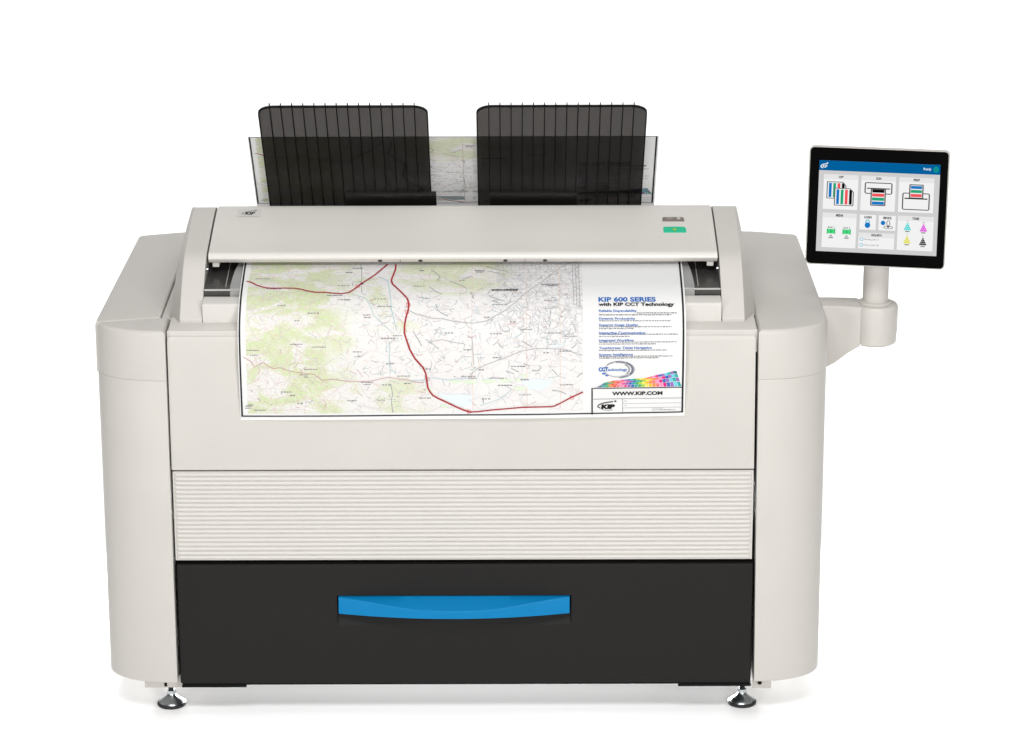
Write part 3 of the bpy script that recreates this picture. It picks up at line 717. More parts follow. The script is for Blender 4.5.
# ------------------------------------------------------------------ scanner on top
cheek = [(.036, .8485), (.036, .862), (.070, .8955), (.11, .9275), (.16, .9595), (.22, .9757), (.30, .9915), (.36, 1.0015), (.393, 1.0052), (.413, 1.004), (.445, .994),
         (.53, .955), (.56, .91), (.56, .8485)]
def smooth_prof(P, keep=2):
    return [P[0]] + catmull(P[1:-1], 5) + [P[-1]]
CH = smooth_prof(cheek)
for sx in (-1, 1):
    v = []; n = len(CH)
    xi = .5335
    for y, z in CH: v.append((sx * xi, y, z))
    for y, z in CH: v.append((sx * .5795, y, z))
    for y, z in CH:
        k = (z - .8485) / .157
        v.append((sx * (.607 - .0205 * k), min(y + .072 - .055 * k, .565), max(.8485, z - .004)))
    f = []
    for r in range(2): f += [(r * n + i, r * n + (i + 1) % n, (r + 1) * n + (i + 1) % n, (r + 1) * n + i) for i in range(n)]
    f += [tuple(range(n)), tuple(range(2 * n, 3 * n))]
    mesh_obj('scanner_end_cap', v, f, BODY, printer, smooth=20, bevel=.0018, seg=3)

LIDP = [(.30, .9485), (.1710, .9475), (.1650, .9485), (.1588, .9568), (.1582, .9600), (.1603, .9645), (.1650, .9678), (.1720, .9698),
        (.22, .9782), (.30, .9938), (.36, 1.0038), (.393, 1.0076), (.412, 1.0065), (.44, .998), (.52, .965), (.545, .90), (.30, .90)]
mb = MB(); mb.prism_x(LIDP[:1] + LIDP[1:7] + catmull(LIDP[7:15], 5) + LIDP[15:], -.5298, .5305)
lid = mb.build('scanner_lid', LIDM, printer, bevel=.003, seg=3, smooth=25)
def lid_z(y):
    C = catmull(LIDP[7:15], 5)
    for a, b in zip(C, C[1:]):
        if a[0] <= y <= b[0]: return a[1] + (b[1] - a[1]) * (y - a[0]) / (b[0] - a[0])
    return C[0][1]
lid_fn = lambda x, t, l: (x, t - l * .2, lid_z(t) + l)    # artwork on the lid: x across, t = depth
UP = Vector((0, -.3, 1))
a = Art(); a.quad(BADGE, .0008, -.4835, -.4345, .342, .382, 4)
badge = a.build('badge', lid_fn, lid, UP)
a = Art()
a.text(INKS['black'], .0013, 'KIP', -.4675, -.4475, .351, .366, 1.6, .1)
a.line(INKS['ink'], .0013, [(-.470, .352), (-.474, .357), (-.470, .364), (-.460, .369), (-.448, .373)], .002)
a.disc(INKS['ink'], .0013, -.4455, .3735, .0025, .003)
a.build('emblem', lid_fn, badge, UP)
def key(name, mat, x0, x1, y0, y1):
    P = [(x0, y0), (x1, y0)] + [(x1 - .006 + .006 * cos(R(t)), y1 - .008 + .008 * sin(R(t))) for t in (0, 30, 60, 90)] + \
        [(x0 + .004 - .004 * sin(R(t)), y1 - .005 + .005 * cos(R(t))) for t in (0, 45, 90)]
    n = len(P); v = [lid_fn(x, y, -.001) for x, y in P] + [lid_fn(x, y, .0018) for x, y in P]
    f = [(i, (i + 1) % n, n + (i + 1) % n, n + i) for i in range(n)] + [tuple(range(n))[::-1], tuple(range(n, 2 * n))]
    return mesh_obj(name, v, f, mat, lid, bevel=.0004, smooth=30)
k1 = key('status_key', TAUPE, .4225, .4685, .313, .332)
a = Art(); a.line(KEYMARK, .0024, [(.432, .325), (.438, .329), (.444, .325), (.438, .319)], .002, True); a.disc(KEYMARK, .0024, .457, .324, .004, .006)
a.build('key_symbol', lid_fn, k1, UP)
k2 = key('start_key', GREEN, .4225, .4700, .259, .284)
a = Art(); a.line(INKS['c_lime'], .0024, [(.440, .270), (.446, .2735), (.452, .270)], .002); a.disc(INKS['c_lime'], .0024, .446, .268, .003, .004)
a.build('key_symbol', lid_fn, k2, UP)
for x in (-.172, -.088, .0888, .1715):                     # four screw heads along the lip
    mb = MB(); mb.lathe([(.0001, 0), (.0048, 0), (.0042, .0012), (.0001, .0012)], 0, 0, 18)
    mb.v = [(x + p, .1620 + q * -.55 - r * .8, .9528 + q * .62 - r * .6) for p, q, r in mb.v]
    mb.build('lip_screw', SCREWD, lid)
for x in (-.130, .130):
    mb = MB(); mb.prism_x([(.1642, .9482), (.1580, .9566), (.160, .958), (.167, .949)], x - .0005, x + .0005); mb.build('lip_seam', TAUPE, lid)

# feed throat
mb = MB(); mb.prism_x([(.083, .8485), (.083, .9120), (.30, .9410), (.40, .9405), (.40, .8485)], -.5325, .5325)
feed = mb.build('feed_plate', FEED, printer, bevel=.001)
mb = MB(); mb.box(-.5325, .5325, .0795, .0825, .9112, .9150); mb.build('guide_bar', BAR, feed, bevel=.0008)
for x in (-.489, .487):
    mb = MB(); mb.prism_x([(.10, .9143), (.27, .9370), (.27, .9385), (.10, .9158)], x - .0008, x + .0008); mb.build('plate_seam', BAR, feed)
mb = MB(); mb.box(-.5325, .5325, .302, .32, .938, .953); mb.build('throat_wall', VOID, feed)
for x in (-.5215, .5085):
    mb = MB(); mb.box(x, x + .014, .168, .20, .938, .9478); mb.build('lid_stop', WHITEP, lid, bevel=.001)
for x in (-.5305, .5295):
    mb = MB(); mb.lathe([(.0001, -.002), (.003, -.002), (.003, .002), (.0001, .002)], 0, 0, 14)
    mb.v = [(x + r, .150 + p, .938 + q) for p, q, r in mb.v]; mb.build('hinge_pin', CHROME, lid)
mb = MB(); mb.prism_x([(.037, .8485), (.037, .8925), (.0385, .8950), (.0425, .8962), (.0735, .9000), (.0785, .9000), (.0785, .8485)], -.5328, .5322)
mb.build('front_rail', RIBP, printer, bevel=.0015)
# frosted edge guides beside the sheet
GP = catmull([(.0765, .9010), (.0767, .9105), (.082, .9172), (.12, .9245), (.165, .9345), (.205, .9415)], 6)
for sx in (-1, 1):
    v = []; f = []; n = len(GP)
    for i, (y, z) in enumerate(GP):
        q = i / (n - 1)
        xo = .4785 - .013 * max(0, (q - .45) / .55) ** 2
        v += [(sx * xo, y, z), (sx * .452, y, z), (sx * xo, y + .0006, z - .0016), (sx * .452, y + .0006, z - .0016)]
    for i in range(n - 1):
        a_, b_ = 4 * i, 4 * i + 4
        f += [(a_, a_ + 1, b_ + 1, b_), (a_ + 2, b_ + 2, b_ + 3, a_ + 3), (a_, b_, b_ + 2, a_ + 2), (a_ + 1, a_ + 3, b_ + 3, b_ + 1)]
    f += [(0, 2, 3, 1), (4 * n - 4, 4 * n - 3, 4 * n - 1, 4 * n - 2)]
    mesh_obj('edge_guide', v, f, GUIDEM, feed, smooth=30)

# ------------------------------------------------------------------ rear stacker: smoked guides leaning forward
E0 = Vector((0, .84, .9034)); EU = Vector((0, -.28, .2912)).normalized(); EN = Vector((0, -EU.z, EU.y))   # EN faces the user
def stk(x, t, l): p = E0 + EU * t + EN * l; return (x, p.y, p.z)
def stacking_guide(x0, x1, ribs, bx0, bx1):
    r = .034; L = .4035
    P = [(x0, -.09), (x1, -.09)] + [(x1 - r + r * cos(R(t)), L - r * .8 + r * .8 * sin(R(t))) for t in range(0, 91, 15)] + \
        [(x0 + r - r * sin(R(t)), L - r * .8 + r * .8 * cos(R(t))) for t in range(0, 91, 15)]
    n = len(P); v = [stk(x, t, 0) for x, t in P] + [stk(x, t, .003) for x, t in P]
    f = [(i, (i + 1) % n, n + (i + 1) % n, n + i) for i in range(n)] + [tuple(range(n))[::-1], tuple(range(n, 2 * n))]
    g = mesh_obj('stacking_guide', v, f, SMOKE, printer, smooth=30)
    # dark rolled rim round the guide
    Q = P[1:] + [P[0]]; mb = MB()
    for (a1, b1), (a2, b2) in zip(Q, Q[1:]):
        d = Vector((a2 - a1, b2 - b1)).normalized(); nx, ny = -d.y * .0022, d.x * .0022
        c = [(a1 - nx * .3, b1 - ny * .3), (a2 - nx * .3, b2 - ny * .3), (a2 + nx, b2 + ny), (a1 + nx, b1 + ny)]
        mb.add([stk(x, t, l) for l in (-.0005, .0045) for x, t in c], [(0, 3, 2, 1), (4, 5, 6, 7), (0, 1, 5, 4), (1, 2, 6, 5), (2, 3, 7, 6), (3, 0, 4, 7)])
    mb.build('rim', RIBM, g)
    for x in ribs:
        t0 = .062 if bx0 < x < bx1 else -.085
        mb = MB(); w = .0011
        pr = [(t0, .003), (t0, .009), (L - .002, .009), (L + .015, .0065), (L + .015, .003)]
        vv = [stk(xx, t, l) for xx in (x - w, x + w) for t, l in pr]; k = len(pr)
        mb.add(vv, [(i, (i + 1) % k, k + (i + 1) % k, k + i) for i in range(k)] + [tuple(range(k))[::-1], tuple(range(k, 2 * k))])
        mb.build('rib', RIBM, g)
    c = [(bx0, -.09), (bx1, -.09), (bx1, .058), (bx0, .058)]
    mb = MB(); mb.add([stk(x, t, l) for l in (.0035, .012) for x, t in c], [(0, 3, 2, 1), (4, 5, 6, 7), (0, 1, 5, 4), (1, 2, 6, 5), (2, 3, 7, 6), (3, 0, 4, 7)])
    mb.build('mounting_block', MOUNT, g, bevel=.001)
    return g
stacking_guide(-.4516, -.0811, [-.4247 + .02425 * i for i in range(14)], -.276, -.0695)
stacking_guide(.0257, .3984, [.0527 + .02435 * i for i in range(14)], .0516, .251)
box_part('stacker_rail', BLACK, printer, -.50, .46, .80, .935, .79, .822, .003)

# ------------------------------------------------------------------ touchscreen arm
PX, PY = .8688, .220
mb = MB()
secs = [(.7455, .202, .270, .6900, .8425), (.785, .199, .268, .7130, .8425), (.812, .194, .266, .7360, .8425), (.835, .186, .262, .7530, .8425)]
v = []; f = []
ring = lambda x, y0, y1, z0, z1: [(x, y0, z0 + .004), (x, y0, z1 - .006), (x, y0 + .002, z1 - .002), (x, y0 + .006, z1), (x, y1 - .006, z1), (x, y1, z1 - .006), (x, y1, z0)]
for sct in secs: v += ring(*sct)
k = 7
for i in range(len(secs) - 1): f += [(i * k + j, i * k + (j + 1) % k, (i + 1) * k + (j + 1) % k, (i + 1) * k + j) for j in range(k)]
f += [tuple(range(k)), tuple(range((len(secs) - 1) * k, len(secs) * k))]
mb.add(v, f)
mb.lathe([(.0001, .7560), (.041, .7560), (.0440, .7575), (.0464, .7605), (.0470, .7790), (.0480, .7830), (.0482, .8345), (.0470, .8390), (.0445, .8420), (.040, .8430), (.0001, .8430)], PX, PY, 56)
arm = mb.build('support_arm', WHITEP, printer, smooth=30)
mb = MB(); mb.lathe([(.0001, .8425), (.0345, .8425), (.0345, .8455), (.0325, .8475), (.029, .8482), (.0001, .8482)], PX, PY, 48); mb.build('collar', WHITEP, arm)
mb = MB(); mb.lathe([(.0272, .846), (.0268, 1.02)], PX, PY, 48); pole = mb.build('pole', WHITEP, arm)
mb = MB(); mb.box(PX + .0005, PX + .0012, PY - .0276, PY - .02, .849, .96); mb.build('seam', BADGE, pole)

# ------------------------------------------------------------------ touchscreen
PSI, TAU = R(9.3), R(8.0)
MC = Vector((.8572, .150, 1.0662))
MR = Vector((cos(PSI), -sin(PSI), 0)); MU = Vector((sin(TAU) * sin(PSI), sin(TAU) * cos(PSI), cos(TAU))); MN = MR.cross(MU)
roll = R(-.30); MR, MU = MR * cos(roll) + MU * sin(roll), MU * cos(roll) - MR * sin(roll)
mon = lambda x, y, l: MC + MR * x + MU * y + MN * l
def rrect(w, h, r, n=6):
    P = []
    for cx_, cy_, a0 in ((w / 2 - r, h / 2 - r, 0), (-w / 2 + r, h / 2 - r, 90), (-w / 2 + r, -h / 2 + r, 180), (w / 2 - r, -h / 2 + r, 270)):
        P += [(cx_ + r * cos(R(a0 + 90 * i / n)), cy_ + r * sin(R(a0 + 90 * i / n))) for i in range(n + 1)]
    return P
def plate(name, mat, parent, w, h, r, layers, off=(0, 0)):
    """rounded plate built from (inset, lift) layers"""
    P = rrect(w, h, r); n = len(P); v = []; f = []
    for d, l in layers: v += [mon(x + off[0], y + off[1], l) for x, y in (offset_poly(P, d) if d else P)]
    for k in range(len(layers) - 1): f += [(k * n + i, k * n + (i + 1) % n, (k + 1) * n + (i + 1) % n, (k + 1) * n + i) for i in range(n)]
    f += [tuple(range(n))[::-1], tuple(range((len(layers) - 1) * n, len(layers) * n))]
    return mesh_obj(name, v, f, mat, parent, smooth=30)
MW, MH = .2878, .2462
scr = plate('touchscreen', WHITEP, printer, MW, MH, .010, [(.03, -.045), (.012, -.036), (.002, -.030), (0, -.026), (0, -.003), (.0012, -.0006), (.003, 0)])
plate('bezel', BEZEL, scr, MW - .0044, MH - .0044, .0085, [(0, -.004), (0, .0012), (.0008, .0018)], (.0002, .0004))
mb = MB(); v = [mon(x, y, l) for l in (-.10, -.03) for x, y in rrect(.07, .07, .01, 3)]; n = len(v) // 2
f = [(i, (i + 1) % n, n + (i + 1) % n, n + i) for i in range(n)] + [tuple(range(n))[::-1], tuple(range(n, 2 * n))]
mesh_obj('mounting_neck', v, f, WHITEP, scr)

def em(name, srgb, s=1.):
    g = lambda c: ((c / 255 + .055) / 1.055) ** 2.4 if c > 10 else c / 255 / 12.92
    return emission('screen_' + name, tuple(g(c) for c in srgb), s)
SC = dict(bg=em('grey', (207, 206, 206)), tile=em('tile', (242, 242, 242)), strip=em('strip', (230, 230, 230)), head=em('header', (0, 96, 156)),
          white=em('white', (235, 244, 250)), ready=em('ready', (20, 150, 140)), dark=em('dark', (60, 60, 60)), line=em('line', (88, 88, 90)), mid=em('mid', (135, 135, 135)),
          blue=em('blue', (20, 120, 195)), green=em('green', (40, 165, 120)), red=em('red', (240, 85, 90)), black=em('black', (8, 8, 8)),
          roll=em('roll', (75, 215, 130)), rollb=em('roll_dark', (50, 185, 110)), cyan=em('cyan', (60, 215, 215)), mag=em('magenta', (225, 60, 225)), yel=em('yellow', (228, 225, 75)), lblue=em('light_blue', (110, 190, 215)))
SW, SH = .2482, .1890
# UI space: x 0..1 across, y 0..1 down the display
ui = lambda x, y, l: mon((x - .5) * SW + .0019, (.5 - y) * SH + .0001, .0020 + l)
A = Art(); z1, z2, z3, z4, z5 = .0003, .0005, .0007, .0009, .0011
A.quad(SC['bg'], 0, 0, 1, 0, 1)
A.quad(SC['head'], z1, 0, 1, 0, .109)
# emblem in the header
A.text(SC['white'], z2, 'KIP', .026, .064, .080, .050, 1.4, .12)
A.line(SC['white'], z2, [(.030, .084), (.014, .074), (.016, .056), (.034, .042), (.066, .034)], .008); A.disc(SC['white'], z2, .067, .030, .006, .009)
A.text(SC['white'], z2, 'Ready', .862, .926, .072, .036, .6); A.disc(SC['ready'], z2, .966, .054, .023, .032); A.disc(SC['head'], z3, .966, .054, .012, .016); A.disc(SC['ready'], z4, .966, .054, .009, .012)
def tile(x0, x1, y0, y1, name, cx=None, w=None, strip=True):
    A.quad(SC['tile'], z1, x0, x1, y0, y1)
    if strip: A.quad(SC['strip'], z2, x0, x1, y0, y0 + .052)
    cx = cx or (x0 + x1) / 2; w = w or .0105 * len(name)
    A.text(SC['dark'], z3, name, cx - w / 2, cx + w / 2, y0 + .040, y0 + .012, 2.2)
tile(.042, .329, .150, .532, 'COPY'); tile(.354, .640, .150, .532, 'SCAN'); tile(.666, .956, .150, .532, 'PRINT')
tile(.045, .328, .572, .954, 'MEDIA', w=.062); tile(.354, .489, .578, .742, 'LOGIN', w=.062, strip=False); tile(.511, .652, .578, .742, 'SERVICE', w=.070, strip=False)
tile(.350, .648, .775, .950, 'REQUESTS', w=.085); tile(.670, .966, .572, .950, 'TONER', w=.058)
def frame(pts, w=.0105, col='line', l=z3): A.line(SC[col], l, pts, w, True)
def rect(x0, x1, y0, y1, col, l=z4): A.quad(SC[col], l, x0, x1, y0, y1)
# copy: two overlapping striped sheets
def sheet(x0, x1, y0, y1, l):
    A.quad(SC['tile'], l, x0, x1, y0, y1)
    w = (x1 - x0)
    for k, c in enumerate(('blue', 'green', 'red', 'black')):
        A.quad(SC[c], l + .0001, x0 + w * (.09 + .23 * k), x0 + w * (.24 + .23 * k), y0 + .012, y1 - .012)
    A.line(SC['line'], l + .0002, [(x0, y0), (x1 - .028, y0), (x1, y0 + .04), (x1, y1), (x0, y1)], .008, True)
sheet(.073, .228, .232, .412, z2); sheet(.138, .292, .300, .486, z4)
# scan: device with a sheet coming down
frame([(.388, .232), (.395, .225), (.600, .225), (.608, .235), (.608, .335), (.598, .342), (.398, .342), (.388, .332)])
rect(.402, .594, .280, .292, 'dark', z4); A.quad(SC['tile'], z4 + .00005, .440, .556, .294, .470)
for k, c in enumerate(('black', 'red', 'green', 'blue')): rect(.448, .548, .296 + .044 * k, .330 + .044 * k, c, z5)
frame([(.440, .294), (.440, .470), (.556, .470), (.556, .294)], l=z5 + .0001)
# print: device with a sheet going up
frame([(.702, .330), (.712, .322), (.912, .322), (.920, .332), (.920, .492), (.912, .500), (.710, .500), (.702, .490)])
A.quad(SC['tile'], z4, .757, .865, .228, .372)
for k, c in enumerate(('blue', 'green', 'red')): rect(.765, .857, .240 + .044 * k, .272 + .044 * k, c, z5)
frame([(.757, .228), (.865, .228), (.865, .372), (.757, .372)], l=z5 + .0001); rect(.716, .906, .372, .386, 'dark', z5 + .0002)
# media rolls
for cx_, nm in ((.120, 'Roll 1'), (.250, 'Roll 2')):
    A.text(SC['dark'], z3, nm, cx_ - .026, cx_ + .026, .742, .722, .8)
    rect(cx_ - .035, cx_ + .035, .750, .800, 'roll'); rect(cx_ - .035, cx_ - .027, .745, .805, 'rollb', z5); rect(cx_ + .027, cx_ + .035, .745, .805, 'rollb', z5)
    rect(cx_ - .006, cx_ + .006, .757, .793, 'rollb', z5)
    A.quad(SC['mid'], z3, cx_ - .009, cx_ + .009, .816, .830); A.quad(SC['mid'], z3, cx_ - .019, cx_ + .019, .838, .851)
# padlock, person, queue lines
A.line(SC['lblue'], z3, [(.406, .672), (.406, .648), (.413, .634), (.427, .634), (.434, .648), (.434, .672)], .010); A.disc(SC['blue'], z4, .420, .692, .023, .031)
A.disc(SC['blue'], z3, .548, .660, .019, .025); A.line(SC['mid'], z4, [(.592 + .013 * cos(t * pi / 6), .660 + .030 * sin(t * pi / 6)) for t in range(12)], .007, True)
A.line(SC['mid'], z4, [(.592 + .038 * cos(t * pi / 6), .706 + .015 * sin(t * pi / 6)) for t in range(12)], .007, True); A.disc(SC['dark'], z4, .592, .698, .011, .012)
A.text(SC['mid'], z3, 'Pending Jobs: 0', .398, .520, .862, .836, .2); A.text(SC['mid'], z3, 'History Jobs: 20', .398, .520, .925, .899, .2)
for y_ in (.848, .911): A.line(SC['lblue'], z3, [(.376 + .013 * cos(t * pi / 8), y_ + .017 * sin(t * pi / 8)) for t in range(16)], .006, True)
# toner pyramids
for cx_, cy_, c, nm in ((.752, .690, 'cyan', 'C'), (.884, .698, 'mag', 'M'), (.752, .836, 'yel', 'Y'), (.884, .848, 'black', 'K')):
    A.text(SC['mid'], z3, nm, cx_ - .006, cx_ + .006, cy_ - .052, cy_ - .068, .6)
    for r_ in range(4):
        for q_ in range(r_ + 1):
            A.quad(SC[c], z4, cx_ + (q_ - r_ / 2) * .0145 - .0066, cx_ + (q_ - r_ / 2) * .0145 + .0066, cy_ - .042 + .0205 * r_, cy_ - .042 + .0205 * r_ + .0185)
    A.quad(SC['mid'], z3, cx_ - .018, cx_ + .018, cy_ + .046, cy_ + .058)
A.build('display', ui, scr, MN)

# ------------------------------------------------------------------ levelling feet
def foot(x, y):
    mb = MB(); mb.lathe([(.0001, .0045), (.0268, .0045), (.0276, .0070), (.0262, .0092), (.0215, .0124), (.0155, .0166), (.0112, .0208), (.0086, .0250), (.0080, .0270), (.0001, .0270)], x, y, 48)
    ft = mb.build('levelling_foot', FOOTM, printer, smooth=50)
    mb = MB(); mb.lathe([(.0001, 0), (.0288, 0), (.0308, .002), (.0310, .0058), (.0290, .0074), (.0001, .0072)], x, y, 48); mb.build('rubber_pad', RUBBER, ft)
    mb = MB(); mb.lathe([(.0001, .0270), (.0098, .0270), (.0098, .0335), (.0001, .0335)], x, y, 6); mb.build('lock_nut', CHROME, ft, smooth=20)
    pts_ = []
    for i in range(16): pts_ += [(.0064, .0330 + .0030 * i), (.0050, .0345 + .0030 * i)]
    mb = MB(); mb.lathe([(.0001, .033)] + pts_ + [(.0001, .0855)], x, y, 20); mb.build('threaded_stem', STEELD, ft, smooth=20)
for x, y in ((-.6273, .0548), (.5918, .0548), (-.6273, .70), (.5918, .70)): foot(x, y)

# ================================================================== the printed sheets
KS = [(.42, .958), (.30, .9515), (.20, .9455), (.13, .931), (.08, .9178), (.04, .9025), (.012, .882), (-.005, .860), (-.013, .835), (-.016, .79), (-.012, .72), (-.0055, .654)]
CP = catmull(KS, 10)
CS = [0.]
for p, q in zip(CP, CP[1:]): CS.append(CS[-1] + math.dist(p, q))
def front_fn(x, t, l):
    i = 0
    t = t - .0040 * (x / .457 - .6) * max(0, (t - .45) / .2)   # the sheet hangs a touch lower on its left
    t = min(max(t, 0), CS[-1] - 1e-6)
    while CS[i + 1] < t: i += 1
    g = (t - CS[i]) / (CS[i + 1] - CS[i])
    def nrm(j):
        a_, b_ = CP[max(j - 1, 0)], CP[min(j + 1, len(CP) - 1)]
        return Vector((0, b_[0] - a_[0], b_[1] - a_[1])).normalized()
    d = nrm(i).lerp(nrm(i + 1), g).normalized()
    nn = Vector((0, d.z, -d.y))                            # faces up / towards the user
    p = Vector((x, CP[i][0] + (CP[i + 1][0] - CP[i][0]) * g, CP[i][1] + (CP[i + 1][1] - CP[i][1]) * g))
    # the hanging edge curls very slightly at the corners
    c = max(0, (t - .45) / .2) * (abs(x) / .457) ** 6 * -.004
    wv = .0011 * max(0, min(1, (t - .40) / .12)) * (sin(x * 8.3 + .8) + .6 * sin(x * 17.0 + t * 9))
    return p + nn * (l + c + wv)
RB = Vector((0, .8635, .8945)); RU = Vector((0, -.1900, .2015)).normalized(); RN = Vector((0, -RU.z, RU.y)); RL = .282
def rear_fn(x, t, l):
    p = RB + RU * (RL * (.650 - t) / (.650 - .2185)) + RN * l
    return (x - .027, p.y, p.z)

def make_sheet(name, fn, toward, t0, t1, top_line):
    a = Art(); W = .4572
    X0, X1, T1 = -.4415, .2475, .6330; m0 = max(.226, t0)
    xs = [-W, X0] + [X0 + (X1 - X0) * i / 12 for i in range(1, 12)] + [X1 + (W - X1) * i / 4 for i in range(5)]
    spans = [(t0, m0, 24), (m0, T1, 56), (T1, t1, 6)] if m0 > t0 + .001 else [(t0, T1, 50), (T1, t1, 8)]
    tsl = [spans[0][0]]
    for sa, sb, k_ in spans: tsl += [sa + (sb - sa) * j / k_ for j in range(1, k_ + 1)]
    nxs = len(xs); inside = lambda i, j: X0 - 1e-6 <= xs[i] and xs[i + 1] <= X1 + 1e-6 and m0 - 1e-6 <= tsl[j] and tsl[j + 1] <= T1 + 1e-6
    a.items.append((PAPER, 0, [(x, t) for t in tsl for x in xs],
                    [(j * nxs + i, j * nxs + i + 1, (j + 1) * nxs + i + 1, (j + 1) * nxs + i) for j in range(len(tsl) - 1) for i in range(nxs - 1) if not inside(i, j)]))
    sheet_ = a.build(name, fn, None, toward)
    sheet_.data.shade_smooth()
    l1, l2, l3, l4 = .0003, .00055, .0008, .00105
    # map image
    a = Art()
    nx_, nt_ = 12, 56
    a.items.append((MAPM, 0, [(X0 + (X1 - X0) * i / nx_, m0 + (T1 - m0) * j / nt_) for j in range(nt_ + 1) for i in range(nx_ + 1)],
                    [(j * (nx_ + 1) + i, j * (nx_ + 1) + i + 1, (j + 1) * (nx_ + 1) + i + 1, (j + 1) * (nx_ + 1) + i) for j in range(nt_) for i in range(nx_)]))
    rnd = random.Random(7)
    # built-up streets: short crooked strokes in the east
    def crook(x, t, ang, ln, w, col):
        P = [(x, t)]; bend = rnd.uniform(-.45, .45)
        for _ in range(4):
            ang += bend + rnd.uniform(-.25, .25); x += cos(ang) * ln / 4; t += sin(ang) * ln / 4
            if not (X0 + .003 < x < X1 - .003 and m0 + .004 < t < T1 - .004): break
            P.append((x, t))
        if len(P) > 1: a.line(INKS[col], l2, P, w)
    for _ in range(230):
        x = rnd.uniform(.05, .245); t = rnd.uniform(.245, .50)
        if t > .36 + .1 and x < .07: continue
        if t < .36 and x < .05 + (.36 - t) * 1.: continue
        crook(x, t, rnd.choice([0, 0, .5, -.5, 1.57, 1.57, 1.2, -1.1]) + rnd.uniform(-.2, .2), rnd.uniform(.006, .024), rnd.choice([.0010, .0013, .0016]), rnd.choice(['lane', 'street', 'street', 'lane', 'grey']))
    for x in [.075 + .0085 * i for i in range(12)]:
        a.line(INKS['street'], l2, [(x, .25), (x + .001, .25 + rnd.uniform(.02, .06))], .0008)
    for k_ in range(12): a.line(INKS['street'], l2, [(.07, .253 + .006 * k_), (.07 + rnd.uniform(.03, .12), .255 + .006 * k_)], .0008)
    for x_ in (.228, .234, .2405): a.line(INKS['grey'], l2, [(x_, .25), (x_ + .001, rnd.uniform(.33, .43))], .0012)
    for _ in range(420):
        crook(rnd.uniform(-.43, .24), rnd.uniform(.26, .62), rnd.uniform(-.6, .9), rnd.uniform(.004, .02), .0010, rnd.choice(['street', 'street', 'tan', 'tan', 'thin']))
    for _ in range(150):
        crook(rnd.uniform(-.22, .04), rnd.uniform(.37, .56), rnd.uniform(0, 3.1), rnd.uniform(.004, .016), .0010, rnd.choice(['lane', 'street', 'creek', 'lane']))
    for _ in range(120):
        crook(rnd.uniform(-.09, .24), rnd.uniform(.36, .56), rnd.choice([0, .3, -.4, 1.57, 1.2]) + rnd.uniform(-.3, .3), rnd.uniform(.006, .022), rnd.choice([.0009, .0013]), rnd.choice(['street', 'lane', 'lane', 'creek']))
    for _ in range(34):                                    # more tiny captions
        x = rnd.uniform(-.43, .20); t = rnd.uniform(.27, .62); n_ = rnd.randint(2, 5)
        for q_ in range(n_): a.quad(INKS['ink'], l3, x + q_ * .0062, x + q_ * .0062 + rnd.uniform(.0032, .0052), t, t + .0021)
    for x_ in (.02, .1315, .2): a.line(INKS['tan'], l2, [(x_, m0 + .03), (x_ + .001, .625)], .0014)
    col_art, logo, fan, block = Art(), Art(), Art(), Art()
    for it in ART:
        kind, c, arg = it[0], INKS[it[1]], it[2]
        P = [(x / 1e4, t / 1e4) for x, t in it[3:]]
        x_, t_ = P[0]
        if x_ < .2505: tgt = a
        elif t_ > .578 and it[1] not in ('blue', 'steel') and not it[1].startswith('c_'): tgt = block
        elif it[1].startswith('c_'): tgt = fan
        elif t_ > .535: tgt = logo
        else: tgt = col_art
        if tgt is a: P = [(min(x, X1), t) for x, t in P]
        if kind == 'L': tgt.line(c, l4 if it[1] in ('red', 'navy', 'blue') else l3, P, arg * .00204)
        elif kind == 'P': tgt.poly(c, l2, P)
        elif kind == 'T': tgt.text(c, l3, arg[0], P[0][0], P[1][0], P[1][1], P[0][1], arg[1], .04 if arg[0] == 'KIP' else 0)
        elif kind == 'D':                                  # tiny caption: a row of word-like marks
            (xa_, ta_), (xb_, tb_) = P[0], P[1]; x = xa_
            while x < xb_:
                w_ = min(rnd.uniform(.0022, .0075) if xb_ - xa_ > .012 else xb_ - xa_, xb_ - x)
                tgt.quad(c, l3, x, x + w_, ta_ + rnd.uniform(0, .0006), tb_ - rnd.uniform(0, .0006)); x += w_ + .0011
    a.build('map_image', fn, sheet_, toward, uv=True)
    col_art.build('text_column', fn, sheet_, toward); logo.build('technology_logo', fn, sheet_, toward)
    fan.build('colour_fan', fn, sheet_, toward); block.build('title_block', fn, sheet_, toward)
    f_ = Art()
    f_.line(INKS['frame'], l2, [(-.4535, m0 - .0065), (-.4535, .6385)], .0036); f_.line(INKS['frame'], l2, [(.4519, m0 - .006), (.4519, .6385)], .0040)
    f_.line(INKS['frame'], l3, [(-.4553, .6385), (.4539, .6385)], .0028); f_.line(INKS['frame'], l3, [(-.4553, m0 - .006), (.4539, m0 - .006)], .0028)
    f_.build('frame_line', fn, sheet_, toward)
    return sheet_
ps = make_sheet('map_print', front_fn, Vector((0, -1, .6)), 0, .6475, False)
tag(ps, 'large colour map print hanging from the front slot of the printer over its front panel', 'map print', 'map prints coming out of the printer')
pr_ = make_sheet('map_print', rear_fn, Vector((0, -1, -.3)), .2185, .80, True)
tag(pr_, 'map print standing up behind the smoked ribbed guides at the back of the printer', 'map print', 'map prints coming out of the printer')

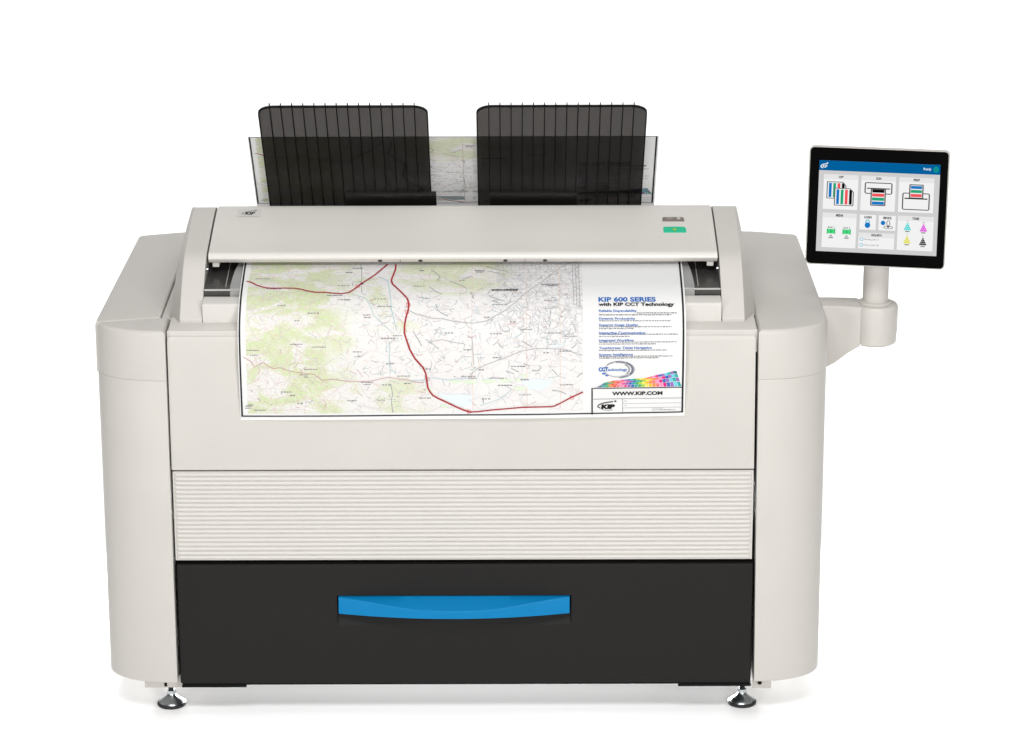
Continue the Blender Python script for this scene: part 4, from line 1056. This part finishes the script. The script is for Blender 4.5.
# ================================================================== camera
cam = bpy.data.cameras.new('camera'); co = link(bpy.data.objects.new('camera', cam))
co.location = (.102, -6.126, 2.672); co.rotation_euler = (Matrix.Rotation(R(90 - 17.4), 3, 'X') @ Matrix.Rotation(R(-.14), 3, 'Z')).to_euler(); cam.shift_y = -.0009
cam.sensor_width = 36; cam.lens = 3130 / 1024 * 36; cam.clip_end = 200
scene.camera = co

# ================================================================== studio lamps
def area(name, loc, aim, sx, sy, power, col=(1, 1, 1), spread=180):
    l = bpy.data.lights.new(name, 'AREA'); l.shape = 'RECTANGLE'; l.size = sx; l.size_y = sy; l.energy = power; l.color = col; l.spread = R(spread)
    o = link(bpy.data.objects.new(name, l)); o.location = loc
    o.rotation_euler = (Vector(aim) - Vector(loc)).to_track_quat('-Z', 'Y').to_euler()
    return o
area('key_softbox', (2.0, -5.3, 2.1), (0, 0, .5), 1.6, 1.6, 178, (1, .99, .975))
area('fill_softbox', (-2.4, -5.0, 1.5), (0, 0, .5), 2, 1.6, 92, (1, .99, .98))
area('high_softbox', (0, -3.2, 4.6), (0, 0, .5), 3, 1.2, 158)
area('overhead_softbox', (0, .5, 5.0), (0, .5, 0), 6, 3.5, 98)
area('side_lamp', (-3.4, .4, 2.2), (-1.5, .7, 0), 1.2, 1.6, 2.5, spread=60)
area('side_lamp', (3.4, .4, 2.2), (1.5, .8, 0), 1.2, 1.6, 2.5, spread=60)
area('added_under_fill', (0, 1.15, .07), (0, 0, .0), 1.5, .1, 64, spread=110)  # added lamp hidden behind the machine, lightens the floor shadow beneath it
area('backdrop_lamp', (-4.2, 2.3, 3.0), (-1.3, 4.4, .3), 2, 2, 100, spread=115)
area('backdrop_lamp', (4.2, 2.3, 3.0), (1.3, 4.4, .3), 2, 2, 104, spread=115)

w = bpy.data.worlds.new('World'); scene.world = w; w.use_nodes = True
bg = w.node_tree.nodes.get('Background')
bg.inputs[0].default_value = (1, 1, 1, 1); bg.inputs[1].default_value = .02

scene.view_settings.view_transform = 'Standard'; scene.view_settings.look = 'None'
scene.view_settings.exposure = 0; scene.view_settings.gamma = 1
scene.render.resolution_x = 1024; scene.render.resolution_y = 753
scene.cycles.max_bounces = 10; scene.cycles.transparent_max_bounces = 16
